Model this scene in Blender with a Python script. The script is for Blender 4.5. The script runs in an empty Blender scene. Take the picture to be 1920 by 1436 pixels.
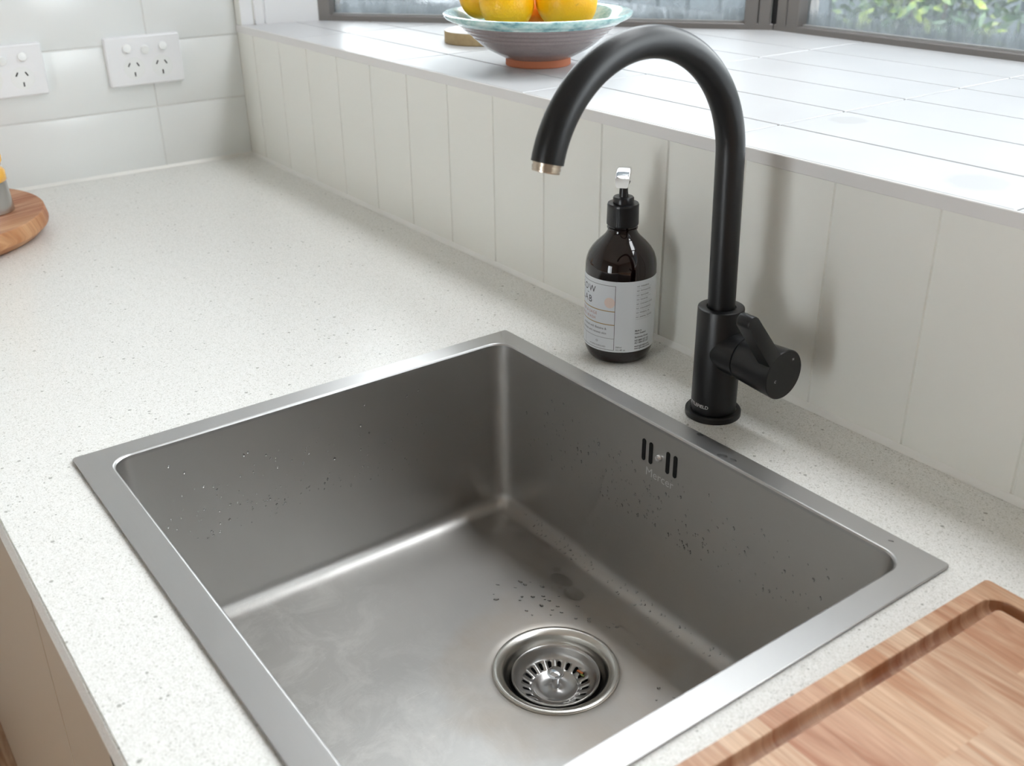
import bpy, bmesh, math, random
from mathutils import Vector, Matrix
from math import pi, sin, cos, radians

C = bpy.context.scene.collection
SC = bpy.context.scene

# ------------------------------------------------------------------ camera
cam_d = bpy.data.cameras.new('camera')
cam = bpy.data.objects.new('camera', cam_d)
C.objects.link(cam)
cam.location = (1.678, -0.6755, 0.416)
cam.rotation_euler = (1.1169, 0.0114, 0.9382)
cam_d.sensor_width = 36.0
cam_d.lens = 1935.5 / 1920 * 36.0
cam_d.clip_start = 0.01
cam_d.clip_end = 100
cam_d.dof.use_dof = True
cam_d.dof.focus_distance = 0.92
cam_d.dof.aperture_fstop = 10.0
SC.camera = cam

# ------------------------------------------------------------------ world, exposure
W = bpy.data.worlds.new('overcast_sky')
SC.world = W
W.use_nodes = True
nt = W.node_tree
nt.nodes.clear()
wo = nt.nodes.new('ShaderNodeOutputWorld')
bg = nt.nodes.new('ShaderNodeBackground')
tc = nt.nodes.new('ShaderNodeTexCoord')
sx = nt.nodes.new('ShaderNodeSeparateXYZ')
rp = nt.nodes.new('ShaderNodeValToRGB')
rp.color_ramp.elements[0].position = 0.0
rp.color_ramp.elements[0].color = (0.88, 0.89, 0.94, 1)
rp.color_ramp.elements[1].position = 0.6
rp.color_ramp.elements[1].color = (0.985, 0.975, 1.02, 1)
nt.links.new(tc.outputs['Generated'], sx.inputs[0])
nt.links.new(sx.outputs['Z'], rp.inputs[0])
nt.links.new(rp.outputs[0], bg.inputs[0])
bg.inputs[1].default_value = 8.2
nt.links.new(bg.outputs[0], wo.inputs[0])

SC.view_settings.view_transform = 'Standard'
SC.view_settings.look = 'None'
SC.view_settings.gamma = 1.0
SC.view_settings.use_curve_mapping = False
SC.view_settings.exposure = 0.84
SC.cycles.use_denoising = True
SC.cycles.max_bounces = 10
SC.cycles.diffuse_bounces = 6
SC.cycles.glossy_bounces = 6
SC.cycles.transparent_max_bounces = 16
SC.cycles.caustics_reflective = False
SC.cycles.caustics_refractive = False
SC.cycles.sample_clamp_indirect = 8.0


def area(name, loc, rot, sx_, sy_, power, col=(1, 1, 1), portal=False, spread=None):
    d = bpy.data.lights.new(name, 'AREA')
    d.shape = 'RECTANGLE'
    d.size = sx_
    d.size_y = sy_
    d.energy = power
    d.color = col
    if portal:
        d.cycles.is_portal = True
    o = bpy.data.objects.new(name, d)
    o.location = loc
    o.rotation_euler = rot
    C.objects.link(o)
    return o


# ------------------------------------------------------------------ helpers
def tag(o, label=None, cat=None, group=None, kind=None):
    if label: o['label'] = label
    if cat: o['category'] = cat
    if group: o['group'] = group
    if kind: o['kind'] = kind
    return o


def empty(name, loc=(0, 0, 0), rz=0):
    o = bpy.data.objects.new(name, None)
    o.empty_display_size = 0.02
    o.location = loc
    o.rotation_euler = (0, 0, rz)
    C.objects.link(o)
    return o


def obj(name, bm, mats, parent=None, smooth=35, loc=None):
    me = bpy.data.meshes.new(name)
    bmesh.ops.recalc_face_normals(bm, faces=bm.faces[:])
    bm.to_mesh(me)
    bm.free()
    if not isinstance(mats, (list, tuple)): mats = [mats]
    for m in mats: me.materials.append(m)
    if smooth:
        for p in me.polygons: p.use_smooth = True
        me.set_sharp_from_angle(angle=radians(smooth))
    o = bpy.data.objects.new(name, me)
    C.objects.link(o)
    if parent: o.parent = parent
    if loc: o.location = loc
    return o


def NB(): return bmesh.new()


def box(bm, a, b, bev=0, seg=2, mi=0):
    vs = [bm.verts.new((x, y, z)) for z in (a[2], b[2]) for y in (a[1], b[1]) for x in (a[0], b[0])]
    idx = [(0, 1, 3, 2), (4, 6, 7, 5), (0, 4, 5, 1), (2, 3, 7, 6), (0, 2, 6, 4), (1, 5, 7, 3)]
    fs = [bm.faces.new([vs[i] for i in f]) for f in idx]
    for f in fs: f.material_index = mi
    if bev:
        es = set(e for f in fs for e in f.edges)
        r = bmesh.ops.bevel(bm, geom=list(es), offset=bev, segments=seg, affect='EDGES', profile=0.5)
        for f in r['faces']: f.material_index = mi
    return vs


def lathe(bm, prof, n=64, cx=0, cy=0, z0=0, mi=0, M=None, ripple=None):
    rings = []
    for (r, z) in prof:
        if r < 1e-6:
            rings.append([bm.verts.new((cx, cy, z0 + z))])
        else:
            ring = []
            for k in range(n):
                a = 2 * pi * k / n
                rr = r + (ripple(a, z) if ripple else 0)
                ring.append(bm.verts.new((cx + rr * cos(a), cy + rr * sin(a), z0 + z)))
            rings.append(ring)
    allv = [v for r in rings for v in r]
    for A, B in zip(rings[:-1], rings[1:]):
        if len(A) == 1 and len(B) == 1: continue
        for k in range(n):
            k2 = (k + 1) % n
            if len(A) == 1: f = bm.faces.new((A[0], B[k], B[k2]))
            elif len(B) == 1: f = bm.faces.new((A[k], A[k2], B[0]))
            else: f = bm.faces.new((A[k], A[k2], B[k2], B[k]))
            f.material_index = mi
    if M: bmesh.ops.transform(bm, matrix=M, verts=allv)
    return rings


def arc(cx, cz, r, a0, a1, n=6):
    return [(cx + r * cos(radians(a0 + (a1 - a0) * i / n)), cz + r * sin(radians(a0 + (a1 - a0) * i / n))) for i in range(n + 1)]


def prism(bm, pts, z0, z1, mi=0, bev=0, M=None):
    lo = [bm.verts.new((x, y, z0)) for x, y in pts]
    hi = [bm.verts.new((x, y, z1)) for x, y in pts]
    fs = [bm.faces.new(lo[::-1]), bm.faces.new(hi)]
    n = len(pts)
    for i in range(n):
        fs.append(bm.faces.new((lo[i], lo[(i + 1) % n], hi[(i + 1) % n], hi[i])))
    for f in fs: f.material_index = mi
    vs = lo + hi
    if bev:
        es = [e for e in fs[0].edges] + [e for e in fs[1].edges]
        r = bmesh.ops.bevel(bm, geom=es, offset=bev, segments=2, affect='EDGES', profile=0.5)
        for f in r['faces']: f.material_index = mi
        vs = list(set(vs + [v for f in r['faces'] for v in f.verts]))
        vs = [v for v in vs if v.is_valid]
    if M: bmesh.ops.transform(bm, matrix=M, verts=vs)
    return vs


def tube(bm, pts, rad, n=24, cap=True, mi=0):
    pts = [Vector(p) for p in pts]
    if not isinstance(rad, (list, tuple)): rad = [rad] * len(pts)
    tans = []
    for i in range(len(pts)):
        a = pts[max(i - 1, 0)]; b = pts[min(i + 1, len(pts) - 1)]
        tans.append((b - a).normalized())
    up = Vector((1, 0, 0)) if abs(tans[0].x) < 0.8 else Vector((0, 1, 0))
    u = tans[0].cross(up).normalized()
    rings = []
    for p, t, r in zip(pts, tans, rad):
        u = (u - t * u.dot(t)).normalized()
        w = t.cross(u)
        rings.append([bm.verts.new(p + r * (cos(2 * pi * k / n) * u + sin(2 * pi * k / n) * w)) for k in range(n)])
    for A, B in zip(rings[:-1], rings[1:]):
        for k in range(n):
            f = bm.faces.new((A[k], A[(k + 1) % n], B[(k + 1) % n], B[k])); f.material_index = mi
    if cap:
        for r in (rings[0][::-1], rings[-1]):
            f = bm.faces.new(r); f.material_index = mi
    return rings


def rrect(x0, x1, y0, y1, r, n=8):
    out = []
    for cx, cy, a0 in ((x1 - r, y0 + r, -90), (x1 - r, y1 - r, 0), (x0 + r, y1 - r, 90), (x0 + r, y0 + r, 180)):
        for i in range(n + 1):
            a = radians(a0 + 90 * i / n)
            out.append((cx + r * cos(a), cy + r * sin(a)))
    return out


def bridge(bm, A, B, mi=0):
    n = len(A)
    for k in range(n):
        f = bm.faces.new((A[k], A[(k + 1) % n], B[(k + 1) % n], B[k])); f.material_index = mi


def ringv(bm, pts, z): return [bm.verts.new((x, y, z)) for x, y in pts]


# ------------------------------------------------------------------ text
def text_polys(s, size, offset=0.0, align='CENTER', spacing=1.0):
    cu = bpy.data.curves.new('lettering_curve', 'FONT')
    cu.body = s
    cu.size = size
    cu.offset = offset
    cu.align_x = align
    cu.align_y = 'CENTER'
    cu.space_character = spacing
    cu.resolution_u = 3
    o = bpy.data.objects.new('lettering_tmp', cu)
    C.objects.link(o)
    dg = bpy.context.evaluated_depsgraph_get()
    me = o.evaluated_get(dg).to_mesh()
    vs = [tuple(v.co) for v in me.vertices]
    fs = [tuple(p.vertices) for p in me.polygons]
    o.evaluated_get(dg).to_mesh_clear()
    bpy.data.objects.remove(o)
    bpy.data.curves.remove(cu)
    return vs, fs


def add_text(bm, s, size, fn, mi=0, maxlen=None, **kw):
    vs, fs = text_polys(s, size, **kw)
    t = bmesh.new()
    bv = [t.verts.new(v) for v in vs]
    for f in fs:
        try: t.faces.new([bv[i] for i in f])
        except Exception: pass
    if maxlen:
        for _ in range(2):
            es = [e for e in t.edges if e.calc_length() > maxlen]
            if not es: break
            bmesh.ops.subdivide_edges(t, edges=es, cuts=2)
    t.verts.index_update()
    nv = [bm.verts.new(fn(v.co.x, v.co.y)) for v in t.verts]
    for f in t.faces:
        try:
            g = bm.faces.new([nv[v.index] for v in f.verts]); g.material_index = mi
        except Exception: pass
    t.free()


# ------------------------------------------------------------------ materials
class NT:
    def __init__(s, name):
        s.m = bpy.data.materials.new(name)
        s.m.use_nodes = True
        s.t = s.m.node_tree
        s.b = s.t.nodes['Principled BSDF']
        s.out = s.t.nodes['Material Output']
        s._tc = None

    def n(s, typ, **kw):
        nd = s.t.nodes.new(typ)
        for k, v in kw.items():
            if k in nd.inputs.keys(): nd.inputs[k].default_value = v
            else: setattr(nd, k, v)
        return nd

    def l(s, a, b): s.t.links.new(a, b)

    def co(s, scale=(1, 1, 1), rot=(0, 0, 0), loc=(0, 0, 0), kind='Object'):
        if not s._tc: s._tc = s.n('ShaderNodeTexCoord')
        mp = s.n('ShaderNodeMapping')
        mp.inputs['Scale'].default_value = scale
        mp.inputs['Rotation'].default_value = rot
        mp.inputs['Location'].default_value = loc
        s.l(s._tc.outputs[kind], mp.inputs[0])
        return mp.outputs[0]

    def noise(s, vec, scale, detail=3, rough=0.5, dist=0.0):
        nd = s.n('ShaderNodeTexNoise')
        nd.inputs['Scale'].default_value = scale
        nd.inputs['Detail'].default_value = detail
        nd.inputs['Roughness'].default_value = rough
        nd.inputs['Distortion'].default_value = dist
        s.l(vec, nd.inputs['Vector'])
        return nd.outputs['Fac']

    def voro(s, vec, scale, feature='F1'):
        nd = s.n('ShaderNodeTexVoronoi')
        nd.feature = feature
        nd.inputs['Scale'].default_value = scale
        s.l(vec, nd.inputs['Vector'])
        return nd

    def ramp(s, fac, stops, interp='LINEAR'):
        nd = s.n('ShaderNodeValToRGB')
        cr = nd.color_ramp
        cr.interpolation = interp
        while len(cr.elements) < len(stops): cr.elements.new(0.5)
        for e, (p, c) in zip(cr.elements, stops):
            e.position = p
            e.color = (c, c, c, 1) if isinstance(c, (int, float)) else (*c, 1)
        s.l(fac, nd.inputs[0])
        return nd.outputs[0]

    def mix(s, fac, a, b, blend='MIX'):
        nd = s.n('ShaderNodeMix')
        nd.data_type = 'RGBA'
        nd.blend_type = blend
        if isinstance(fac, (int, float)): nd.inputs[0].default_value = fac
        else: s.l(fac, nd.inputs[0])
        for i, c in ((6, a), (7, b)):
            if isinstance(c, tuple): nd.inputs[i].default_value = (*c, 1)
            else: s.l(c, nd.inputs[i])
        return nd.outputs[2]

    def math(s, op, a, b=0.0, c=None):
        nd = s.n('ShaderNodeMath')
        nd.operation = op
        for i, v in enumerate((a, b, c)):
            if v is None: continue
            if isinstance(v, (int, float)): nd.inputs[i].default_value = v
            else: s.l(v, nd.inputs[i])
        return nd.outputs[0]

    def bump(s, h, strength=0.2, dist=0.001):
        nd = s.n('ShaderNodeBump')
        nd.inputs['Strength'].default_value = strength
        nd.inputs['Distance'].default_value = dist
        s.l(h, nd.inputs['Height'])
        s.l(nd.outputs[0], s.b.inputs['Normal'])
        return nd

    def set(s, **kw):
        for k, v in kw.items():
            key = {'col': 'Base Color', 'rough': 'Roughness', 'metal': 'Metallic', 'ior': 'IOR', 'spec': 'Specular IOR Level',
                   'coat': 'Coat Weight', 'coatr': 'Coat Roughness', 'trans': 'Transmission Weight', 'sss': 'Subsurface Weight',
                   'sssr': 'Subsurface Radius', 'ssss': 'Subsurface Scale', 'aniso': 'Anisotropic', 'alpha': 'Alpha', 'sheen': 'Sheen Weight'}[k]
            if hasattr(v, 'is_linked') or hasattr(v, 'links'): s.l(v, s.b.inputs[key])
            elif isinstance(v, tuple) and len(v) == 3 and key == 'Base Color': s.b.inputs[key].default_value = (*v, 1)
            else: s.b.inputs[key].default_value = v
        return s


def simple(name, col, rough=0.5, metal=0.0, **kw):
    return NT(name).set(col=col, rough=rough, metal=metal, **kw).m


def mat_worktop():
    t = NT('speckled_white_quartz')
    v = t.co()
    v1 = t.voro(v, 230)
    r1 = t.n('ShaderNodeSeparateColor'); t.l(v1.outputs['Color'], r1.inputs[0])
    big = t.math('MULTIPLY', t.math('GREATER_THAN', r1.outputs[0], 0.93), t.math('LESS_THAN', v1.outputs['Distance'], t.math('MULTIPLY', r1.outputs[1], 0.36)))
    v2 = t.voro(v, 620)
    r2 = t.n('ShaderNodeSeparateColor'); t.l(v2.outputs['Color'], r2.inputs[0])
    sm = t.math('MULTIPLY', t.math('GREATER_THAN', r2.outputs[0], 0.72), t.math('LESS_THAN', v2.outputs['Distance'], t.math('MULTIPLY', r2.outputs[1], 0.55)))
    v3 = t.voro(v, 1300)
    r3 = t.n('ShaderNodeSeparateColor'); t.l(v3.outputs['Color'], r3.inputs[0])
    c = t.ramp(r3.outputs[0], [(0, (0.64, 0.64, 0.60)), (0.35, (0.77, 0.77, 0.745)), (1, (0.85, 0.85, 0.83))])
    c = t.mix(t.math('MULTIPLY', sm, 0.55), c, (0.42, 0.42, 0.38))
    c = t.mix(t.math('MULTIPLY', big, 0.7), c, (0.24, 0.24, 0.21))
    t.set(col=c, rough=0.32, spec=0.45)
    return t.m


def mat_steel(name, brush_axis=0, base=(0.56, 0.545, 0.52), rough=0.3, stains=False, var=0.10):
    t = NT(name)
    sc = [14, 14, 14]
    sc[brush_axis] = 0.8
    sc2 = [900, 900, 900]
    sc2[brush_axis] = 18
    n1 = t.noise(t.co(tuple(sc2)), 1.0, 2, 0.6)
    n2 = t.noise(t.co((6, 6, 6)), 1.0, 4, 0.6)
    r = t.math('ADD', t.math('MULTIPLY', n1, var), t.math('ADD', rough - var / 2, t.math('MULTIPLY', n2, 0.10)))
    col = t.mix(t.math('MULTIPLY', n2, 0.5), base, tuple(x * 0.82 for x in base))
    if stains:
        # tea-coloured residue around the waste, cloudy scour marks towards the front
        geo = t.n('ShaderNodeTexCoord')
        sub = t.n('ShaderNodeVectorMath'); sub.operation = 'SUBTRACT'
        sub.inputs[1].default_value = (0.00665, 0.07655, -0.186)   # waste centre in the sink's own frame
        t.l(geo.outputs['Object'], sub.inputs[0])
        ln = t.n('ShaderNodeVectorMath'); ln.operation = 'LENGTH'
        t.l(sub.outputs[0], ln.inputs[0])
        d = t.math('ADD', ln.outputs['Value'], t.math('MULTIPLY', t.math('SUBTRACT', t.noise(t.co((1, 1, 1)), 18, 3, 0.6), 0.5), 0.055))
        ring = t.ramp(d, [(0.0, 1), (0.092, 1), (0.108, 0.0), (1, 0)])
        blot = t.ramp(t.noise(t.co((1, 1, 1)), 26, 4, 0.6), [(0.30, 0.35), (0.70, 1)])
        fac = t.math('MULTIPLY', t.math('MULTIPLY', ring, blot), 0.30)
        col = t.mix(fac, col, (0.47, 0.36, 0.24))
        sp = t.n('ShaderNodeSeparateXYZ'); t.l(geo.outputs['Object'], sp.inputs[0])
        fr = t.ramp(t.math('SUBTRACT', 0.325, sp.outputs['Y']), [(0.27, 0), (0.40, 1)])
        cl = t.ramp(t.noise(t.co((1, 1, 1), rot=(0, 0, 0.6)), 22, 6, 0.72, 0.6), [(0.45, 0), (0.68, 1)])
        scr = t.ramp(t.noise(t.co((260, 22, 1), rot=(0, 0, 0.5)), 1.0, 3, 0.7, 2.5), [(0.64, 0), (0.70, 1)])
        fr = t.math('MULTIPLY', fr, t.math('LESS_THAN', sp.outputs['Z'], -0.178))
        cf = t.math('MULTIPLY', fr, t.math('ADD', t.math('MULTIPLY', cl, 0.45), t.math('MULTIPLY', scr, 0.30)))
        col = t.mix(cf, col, (0.82, 0.81, 0.78))
        r = t.math('ADD', r, t.math('MULTIPLY', t.math('ADD', cf, fac), 0.35))
    t.set(col=col, rough=r, metal=1.0)
    t.bump(n1, 0.06, 0.0004)
    return t.m


def mat_wood(name, axis, plank, cols, rough=0.45, seed=0.0, rot=0.0, grain=1.0):
    """planks glued side by side, grain running along `axis` (0 = x, 1 = y)"""
    t = NT(name)
    v = t.co(rot=(0, 0, rot), loc=(seed, seed * 1.7, 0))
    sp = t.n('ShaderNodeSeparateXYZ'); t.l(v, sp.inputs[0])
    along, cross = (sp.outputs['X'], sp.outputs['Y']) if axis == 0 else (sp.outputs['Y'], sp.outputs['X'])
    idx = t.math('FLOOR', t.math('DIVIDE', cross, plank))
    wn = t.n('ShaderNodeTexWhiteNoise'); wn.noise_dimensions = '1D'
    t.l(idx, wn.inputs['W'])
    # stave ends stagger along each strip
    sh = t.math('MULTIPLY', wn.outputs['Value'], 3.1)
    stave = t.math('FLOOR', t.math('DIVIDE', t.math('ADD', along, sh), plank * 5.5))
    wn2 = t.n('ShaderNodeTexWhiteNoise'); wn2.noise_dimensions = '2D'
    cb = t.n('ShaderNodeCombineXYZ'); t.l(idx, cb.inputs[0]); t.l(stave, cb.inputs[1])
    t.l(cb.outputs[0], wn2.inputs['Vector'])
    off = t.math('MULTIPLY', wn2.outputs['Value'], 40.0)
    cg = t.n('ShaderNodeCombineXYZ')
    t.l(t.math('ADD', t.math('MULTIPLY', along, 5.0), off), cg.inputs[0])
    t.l(t.math('MULTIPLY', cross, 60.0), cg.inputs[1])
    g = t.noise(cg.outputs[0], 1.0, 4, 0.6, 1.2)
    cg2 = t.n('ShaderNodeCombineXYZ')
    t.l(t.math('ADD', t.math('MULTIPLY', along, 25.0), off), cg2.inputs[0])
    t.l(t.math('MULTIPLY', cross, 650.0), cg2.inputs[1])
    g2 = t.noise(cg2.outputs[0], 1.0, 2, 0.6)
    base = t.ramp(wn2.outputs['Value'], [(i / (len(cols) - 1), c) for i, c in enumerate(cols)])
    dark = t.mix(1.0, base, (0.72, 0.55, 0.46), 'MULTIPLY')
    light = t.mix(0.22, base, (0.92, 0.72, 0.52))
    c = t.mix(t.ramp(g, [(0.36, 0), (0.62, 1)]), dark, light)
    c = t.mix(t.math('MULTIPLY', t.ramp(g2, [(0.45, 0), (0.75, 1)]), 0.28 * grain), c, (0.24, 0.12, 0.06))
    t.set(col=c, rough=rough, spec=0.35)
    t.bump(g2, 0.10, 0.0004)
    return t.m


M = {}
M['worktop'] = mat_worktop()
M['steel_rim'] = mat_steel('brushed_steel_rim', 1, (0.58, 0.575, 0.57), 0.26, var=0.08)
M['steel_rimx'] = mat_steel('brushed_steel_rim_lengthwise', 0, (0.485, 0.48, 0.475), 0.31, var=0.08)
M['steel_bowl'] = mat_steel('satin_steel_bowl', 0, (0.515, 0.505, 0.49), 0.36, stains=True)
M['steel_pol'] = simple('polished_steel', (0.56, 0.55, 0.54), 0.24, 1.0)
M['steel_turn'] = simple('turned_steel', (0.62, 0.60, 0.56), 0.27, 1.0)
M['steel_flange'] = mat_steel('turned_steel_flange', 2, (0.72, 0.68, 0.62), 0.22)
M['chrome'] = simple('chrome', (0.85, 0.85, 0.86), 0.08, 1.0)
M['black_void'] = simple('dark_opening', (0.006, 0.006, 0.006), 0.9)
M['brass_ring'] = simple('tarnished_nickel', (0.55, 0.47, 0.38), 0.28, 1.0)


def mat_black():
    t = NT('matte_black_powder_coat')
    n = t.noise(t.co((1, 1, 1)), 1400, 2, 0.5)
    t.set(col=(0.0045, 0.0047, 0.0055), rough=0.36, spec=0.42)
    t.bump(n, 0.12, 0.0003)
    return t.m


M['black'] = mat_black()
M['ink_white'] = simple('white_print', (0.75, 0.75, 0.75), 0.5)


def mat_paint(name, col, rough=0.35, n_s=60, b=0.05):
    t = NT(name)
    n = t.noise(t.co((1, 1, 1)), n_s, 3, 0.5)
    t.set(col=col, rough=rough, spec=0.5)
    t.bump(n, b, 0.001)
    return t.m


M['panel'] = mat_paint('satin_painted_panelling', (0.79, 0.79, 0.745), 0.30, 90, 0.04)
M['tile'] = mat_paint('white_glazed_wall_tile', (0.80, 0.82, 0.815), 0.22, 35, 0.06)
M['grout'] = simple('pale_grout', (0.74, 0.745, 0.73), 0.8)
M['caulk'] = simple('white_silicone', (0.80, 0.80, 0.77), 0.35)
M['plaster'] = simple('warm_wall_paint', (0.60, 0.56, 0.50), 0.7)
M['ceil'] = simple('white_ceiling_paint', (0.80, 0.77, 0.72), 0.8)
M['jamb'] = simple('white_gloss_jamb', (0.84, 0.85, 0.86), 0.35)
M['trim'] = simple('tile_edge_trim', (0.72, 0.71, 0.70), 0.35)


def mat_silltile():
    t = NT('white_satin_sill_tile')
    # two faint drink-ring blotches left on the glaze
    geo = t.n('ShaderNodeTexCoord')
    acc = None
    for (x, y, r) in ((1.078, 0.150, 0.019), (1.275, 0.045, 0.026)):
        sub = t.n('ShaderNodeVectorMath'); sub.operation = 'SUBTRACT'
        sub.inputs[1].default_value = (x, y, 0.2107)
        t.l(geo.outputs['Object'], sub.inputs[0])
        ln = t.n('ShaderNodeVectorMath'); ln.operation = 'LENGTH'; t.l(sub.outputs[0], ln.inputs[0])
        d = t.math('ADD', ln.outputs['Value'], t.math('MULTIPLY', t.math('SUBTRACT', t.noise(t.co((1, 1, 1)), 90, 2), 0.5), 0.008))
        f = t.ramp(t.math('MULTIPLY', d, 1 / r), [(0.75, 1), (1.0, 0)])
        acc = f if acc is None else t.math('MAXIMUM', acc, f)
    n = t.noise(t.co((1, 1, 1)), 14, 4, 0.6)
    c = t.mix(t.math('MULTIPLY', acc, 0.35), t.mix(n, (0.57, 0.58, 0.595), (0.66, 0.67, 0.685)), (0.42, 0.42, 0.41))
    t.set(col=c, rough=t.math('ADD', 0.24, t.math('MULTIPLY', n, 0.2)), spec=0.35)
    t.bump(n, 0.05, 0.001)
    return t.m


M['sill'] = mat_silltile()
M['sillgrout'] = simple('grey_sill_grout', (0.13, 0.13, 0.135), 0.85)
M['alu'] = mat_paint('bronze_grey_aluminium', (0.20, 0.185, 0.175), 0.42, 400, 0.05)
M['alu_dark'] = simple('dark_gasket', (0.03, 0.03, 0.03), 0.6)
M['cab'] = mat_paint('warm_white_cabinet_door', (0.38, 0.305, 0.225), 0.5, 120, 0.04)
M['cab_in'] = simple('cabinet_carcass', (0.25, 0.21, 0.17), 0.7)


def mat_glass():
    t = NT('weathered_window_glass')
    tr = t.n('ShaderNodeBsdfTransparent'); tr.inputs[0].default_value = (0.93, 0.96, 0.95, 1)
    gl = t.n('ShaderNodeBsdfGlossy'); gl.inputs['Roughness'].default_value = 0.03
    fr = t.n('ShaderNodeFresnel'); fr.inputs[0].default_value = 1.45
    m1 = t.n('ShaderNodeMixShader')
    t.l(t.math('MULTIPLY', fr.outputs[0], 1.0), m1.inputs[0]); t.l(tr.outputs[0], m1.inputs[1]); t.l(gl.outputs[0], m1.inputs[2])
    # salt film: thin everywhere, thick along the bottom bead, with drips
    df = t.n('ShaderNodeBsdfDiffuse'); df.inputs[0].default_value = (0.30, 0.34, 0.36, 1)
    tl = t.n('ShaderNodeBsdfTranslucent'); tl.inputs[0].default_value = (0.20, 0.225, 0.235, 1)
    m2 = t.n('ShaderNodeMixShader'); m2.inputs[0].default_value = 0.55
    t.l(df.outputs[0], m2.inputs[1]); t.l(tl.outputs[0], m2.inputs[2])
    g = t.n('ShaderNodeTexCoord')
    sp = t.n('ShaderNodeSeparateXYZ'); t.l(g.outputs['Object'], sp.inputs[0])
    h = t.math('SUBTRACT', sp.outputs['Z'], 0.2107)
    hh = t.math('ADD', h, t.math('MULTIPLY', t.math('SUBTRACT', t.noise(t.co((1, 1, 1)), 55, 4, 0.7), 0.5), 0.018))
    bottom = t.ramp(hh, [(0.012, 0.66), (0.024, 0.46), (0.034, 0.22), (0.055, 0.12)])
    sm = t.ramp(t.noise(t.co((1, 1, 0.35)), 60, 6, 0.75, 1.5), [(0.42, 0.0), (0.72, 0.40)])
    drip = t.ramp(t.noise(t.co((160, 160, 4)), 1.0, 3, 0.6), [(0.62, 0.0), (0.72, 0.22)])
    sq = t.ramp(t.noise(t.co((1, 1, 3)), 420, 3, 0.7), [(0.57, 0), (0.63, 0.30)])
    band = t.ramp(hh, [(0.020, 0), (0.026, 1), (0.033, 1), (0.040, 0)])
    f = t.math('ADD', bottom, t.math('ADD', sm, drip))
    f = t.math('SUBTRACT', f, t.math('MULTIPLY', band, sq))
    f = t.math('MINIMUM', t.math('MAXIMUM', f, 0.04), 0.85)
    m3 = t.n('ShaderNodeMixShader')
    t.l(f, m3.inputs[0]); t.l(m1.outputs[0], m3.inputs[1]); t.l(m2.outputs[0], m3.inputs[2])
    t.l(m3.outputs[0], t.out.inputs[0])
    return t.m


def mat_clearglass():
    t = NT('clear_door_glass')
    tr = t.n('ShaderNodeBsdfTransparent'); tr.inputs[0].default_value = (0.95, 0.97, 0.96, 1)
    gl = t.n('ShaderNodeBsdfGlossy'); gl.inputs['Roughness'].default_value = 0.02
    m1 = t.n('ShaderNodeMixShader'); m1.inputs[0].default_value = 0.06
    t.l(tr.outputs[0], m1.inputs[1]); t.l(gl.outputs[0], m1.inputs[2]); t.l(m1.outputs[0], t.out.inputs[0])
    return t.m


M['glass'] = mat_glass()
M['glass2'] = mat_clearglass()

# ================================================================== ROOM SHELL
SILL = 0.2107
ZF, ZC = -0.90, 1.65
HEAD = 1.42
A_ = (0.0447, 0.124); B_ = (0.6115, 0.5825)
C_ = (1.80, 0.5825); D_ = (2.365, 0.124)


def structure(name, bm, mats, smooth=30, parent=None):
    o = obj(name, bm, mats, parent, smooth)
    if not parent: o['kind'] = 'structure'
    return o


# floor: timber boards
M['floor'] = mat_wood('oak_floor_boards', 0, 0.13, [(0.35, 0.20, 0.11), (0.42, 0.26, 0.15), (0.38, 0.22, 0.12)], 0.35)
bm = NB(); box(bm, (-0.12, -3.3, ZF - 0.1), (3.72, 0.12, ZF)); structure('floor', bm, M['floor'], 0)
bm = NB(); box(bm, (-0.12, -3.3, ZC), (3.72, 0.12, ZC + 0.1)); structure('ceiling', bm, M['ceil'], 0)

# wall_left: glazed tiles in stacked rows
bm = NB()
box(bm, (-0.12, -3.3, ZF), (-0.0016, -0.0, ZC), mi=1)
rows = [i * 0.098 for i in range(0, 8)]
joints = [0.0, -0.1478]
while joints[-1] > -1.3: joints.append(joints[-1] - 0.298)
for z in rows:
    for a, b in zip(joints[1:], joints[:-1]):
        box(bm, (-0.008, a + 0.0010, z + 0.0010), (0.0, b - 0.0010 if b < 0 else 0.0, z + 0.098 - 0.0010), 0.0012, 2, 0)
structure('wall_left', bm, [M['tile'], M['grout']], 30)

# wall_back: panelled upstand, bay base, piers, header
bm = NB()
G0, GP = 0.1539, 0.0936
xs = [G0 + k * GP for k in range(-1, 26)]
prof = [(0.0, 0.0)]
for x in xs:
    prof += [(x - 0.0016, 0.0), (x - 0.0006, 0.0016), (x + 0.0006, 0.0016), (x + 0.0016, 0.0)]
prof += [(2.62, 0.0)]
lo = [bm.verts.new((x, y, -0.03)) for x, y in prof]
hi = [bm.verts.new((x, y, 0.205)) for x, y in prof]
for i in range(len(prof) - 1): bm.faces.new((lo[i], lo[i + 1], hi[i + 1], hi[i]))
foot = [(0.0, 0.004), (2.62, 0.004), (2.62, 0.12), (D_[0], 0.124), C_, B_, A_, (0.0, 0.12)]
foot2 = [(0.0, 0.004), (2.62, 0.004), (2.62, 0.12), (D_[0] + .04, 0.124 + .03), (C_[0] + .01, C_[1] + .06), (B_[0] - .01, B_[1] + .06), (A_[0] - .04, A_[1] + .03), (0.0, 0.12)]
prism(bm, foot2, ZF, 0.2045, mi=1)
box(bm, (-0.12, 0.0, ZF), (0.0, 0.14, ZC), mi=1)
box(bm, (0.0, 0.0, 0.2045), (0.020, 0.124, ZC), mi=0)
box(bm, (2.39, 0.0, 0.2045), (3.72, 0.12, ZC), mi=1)
box(bm, (2.62, 0.0, ZF), (3.72, 0.12, 0.2045), mi=1)
box(bm, (0.020, 0.0, HEAD), (2.39, 0.12, ZC), mi=1)
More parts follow.
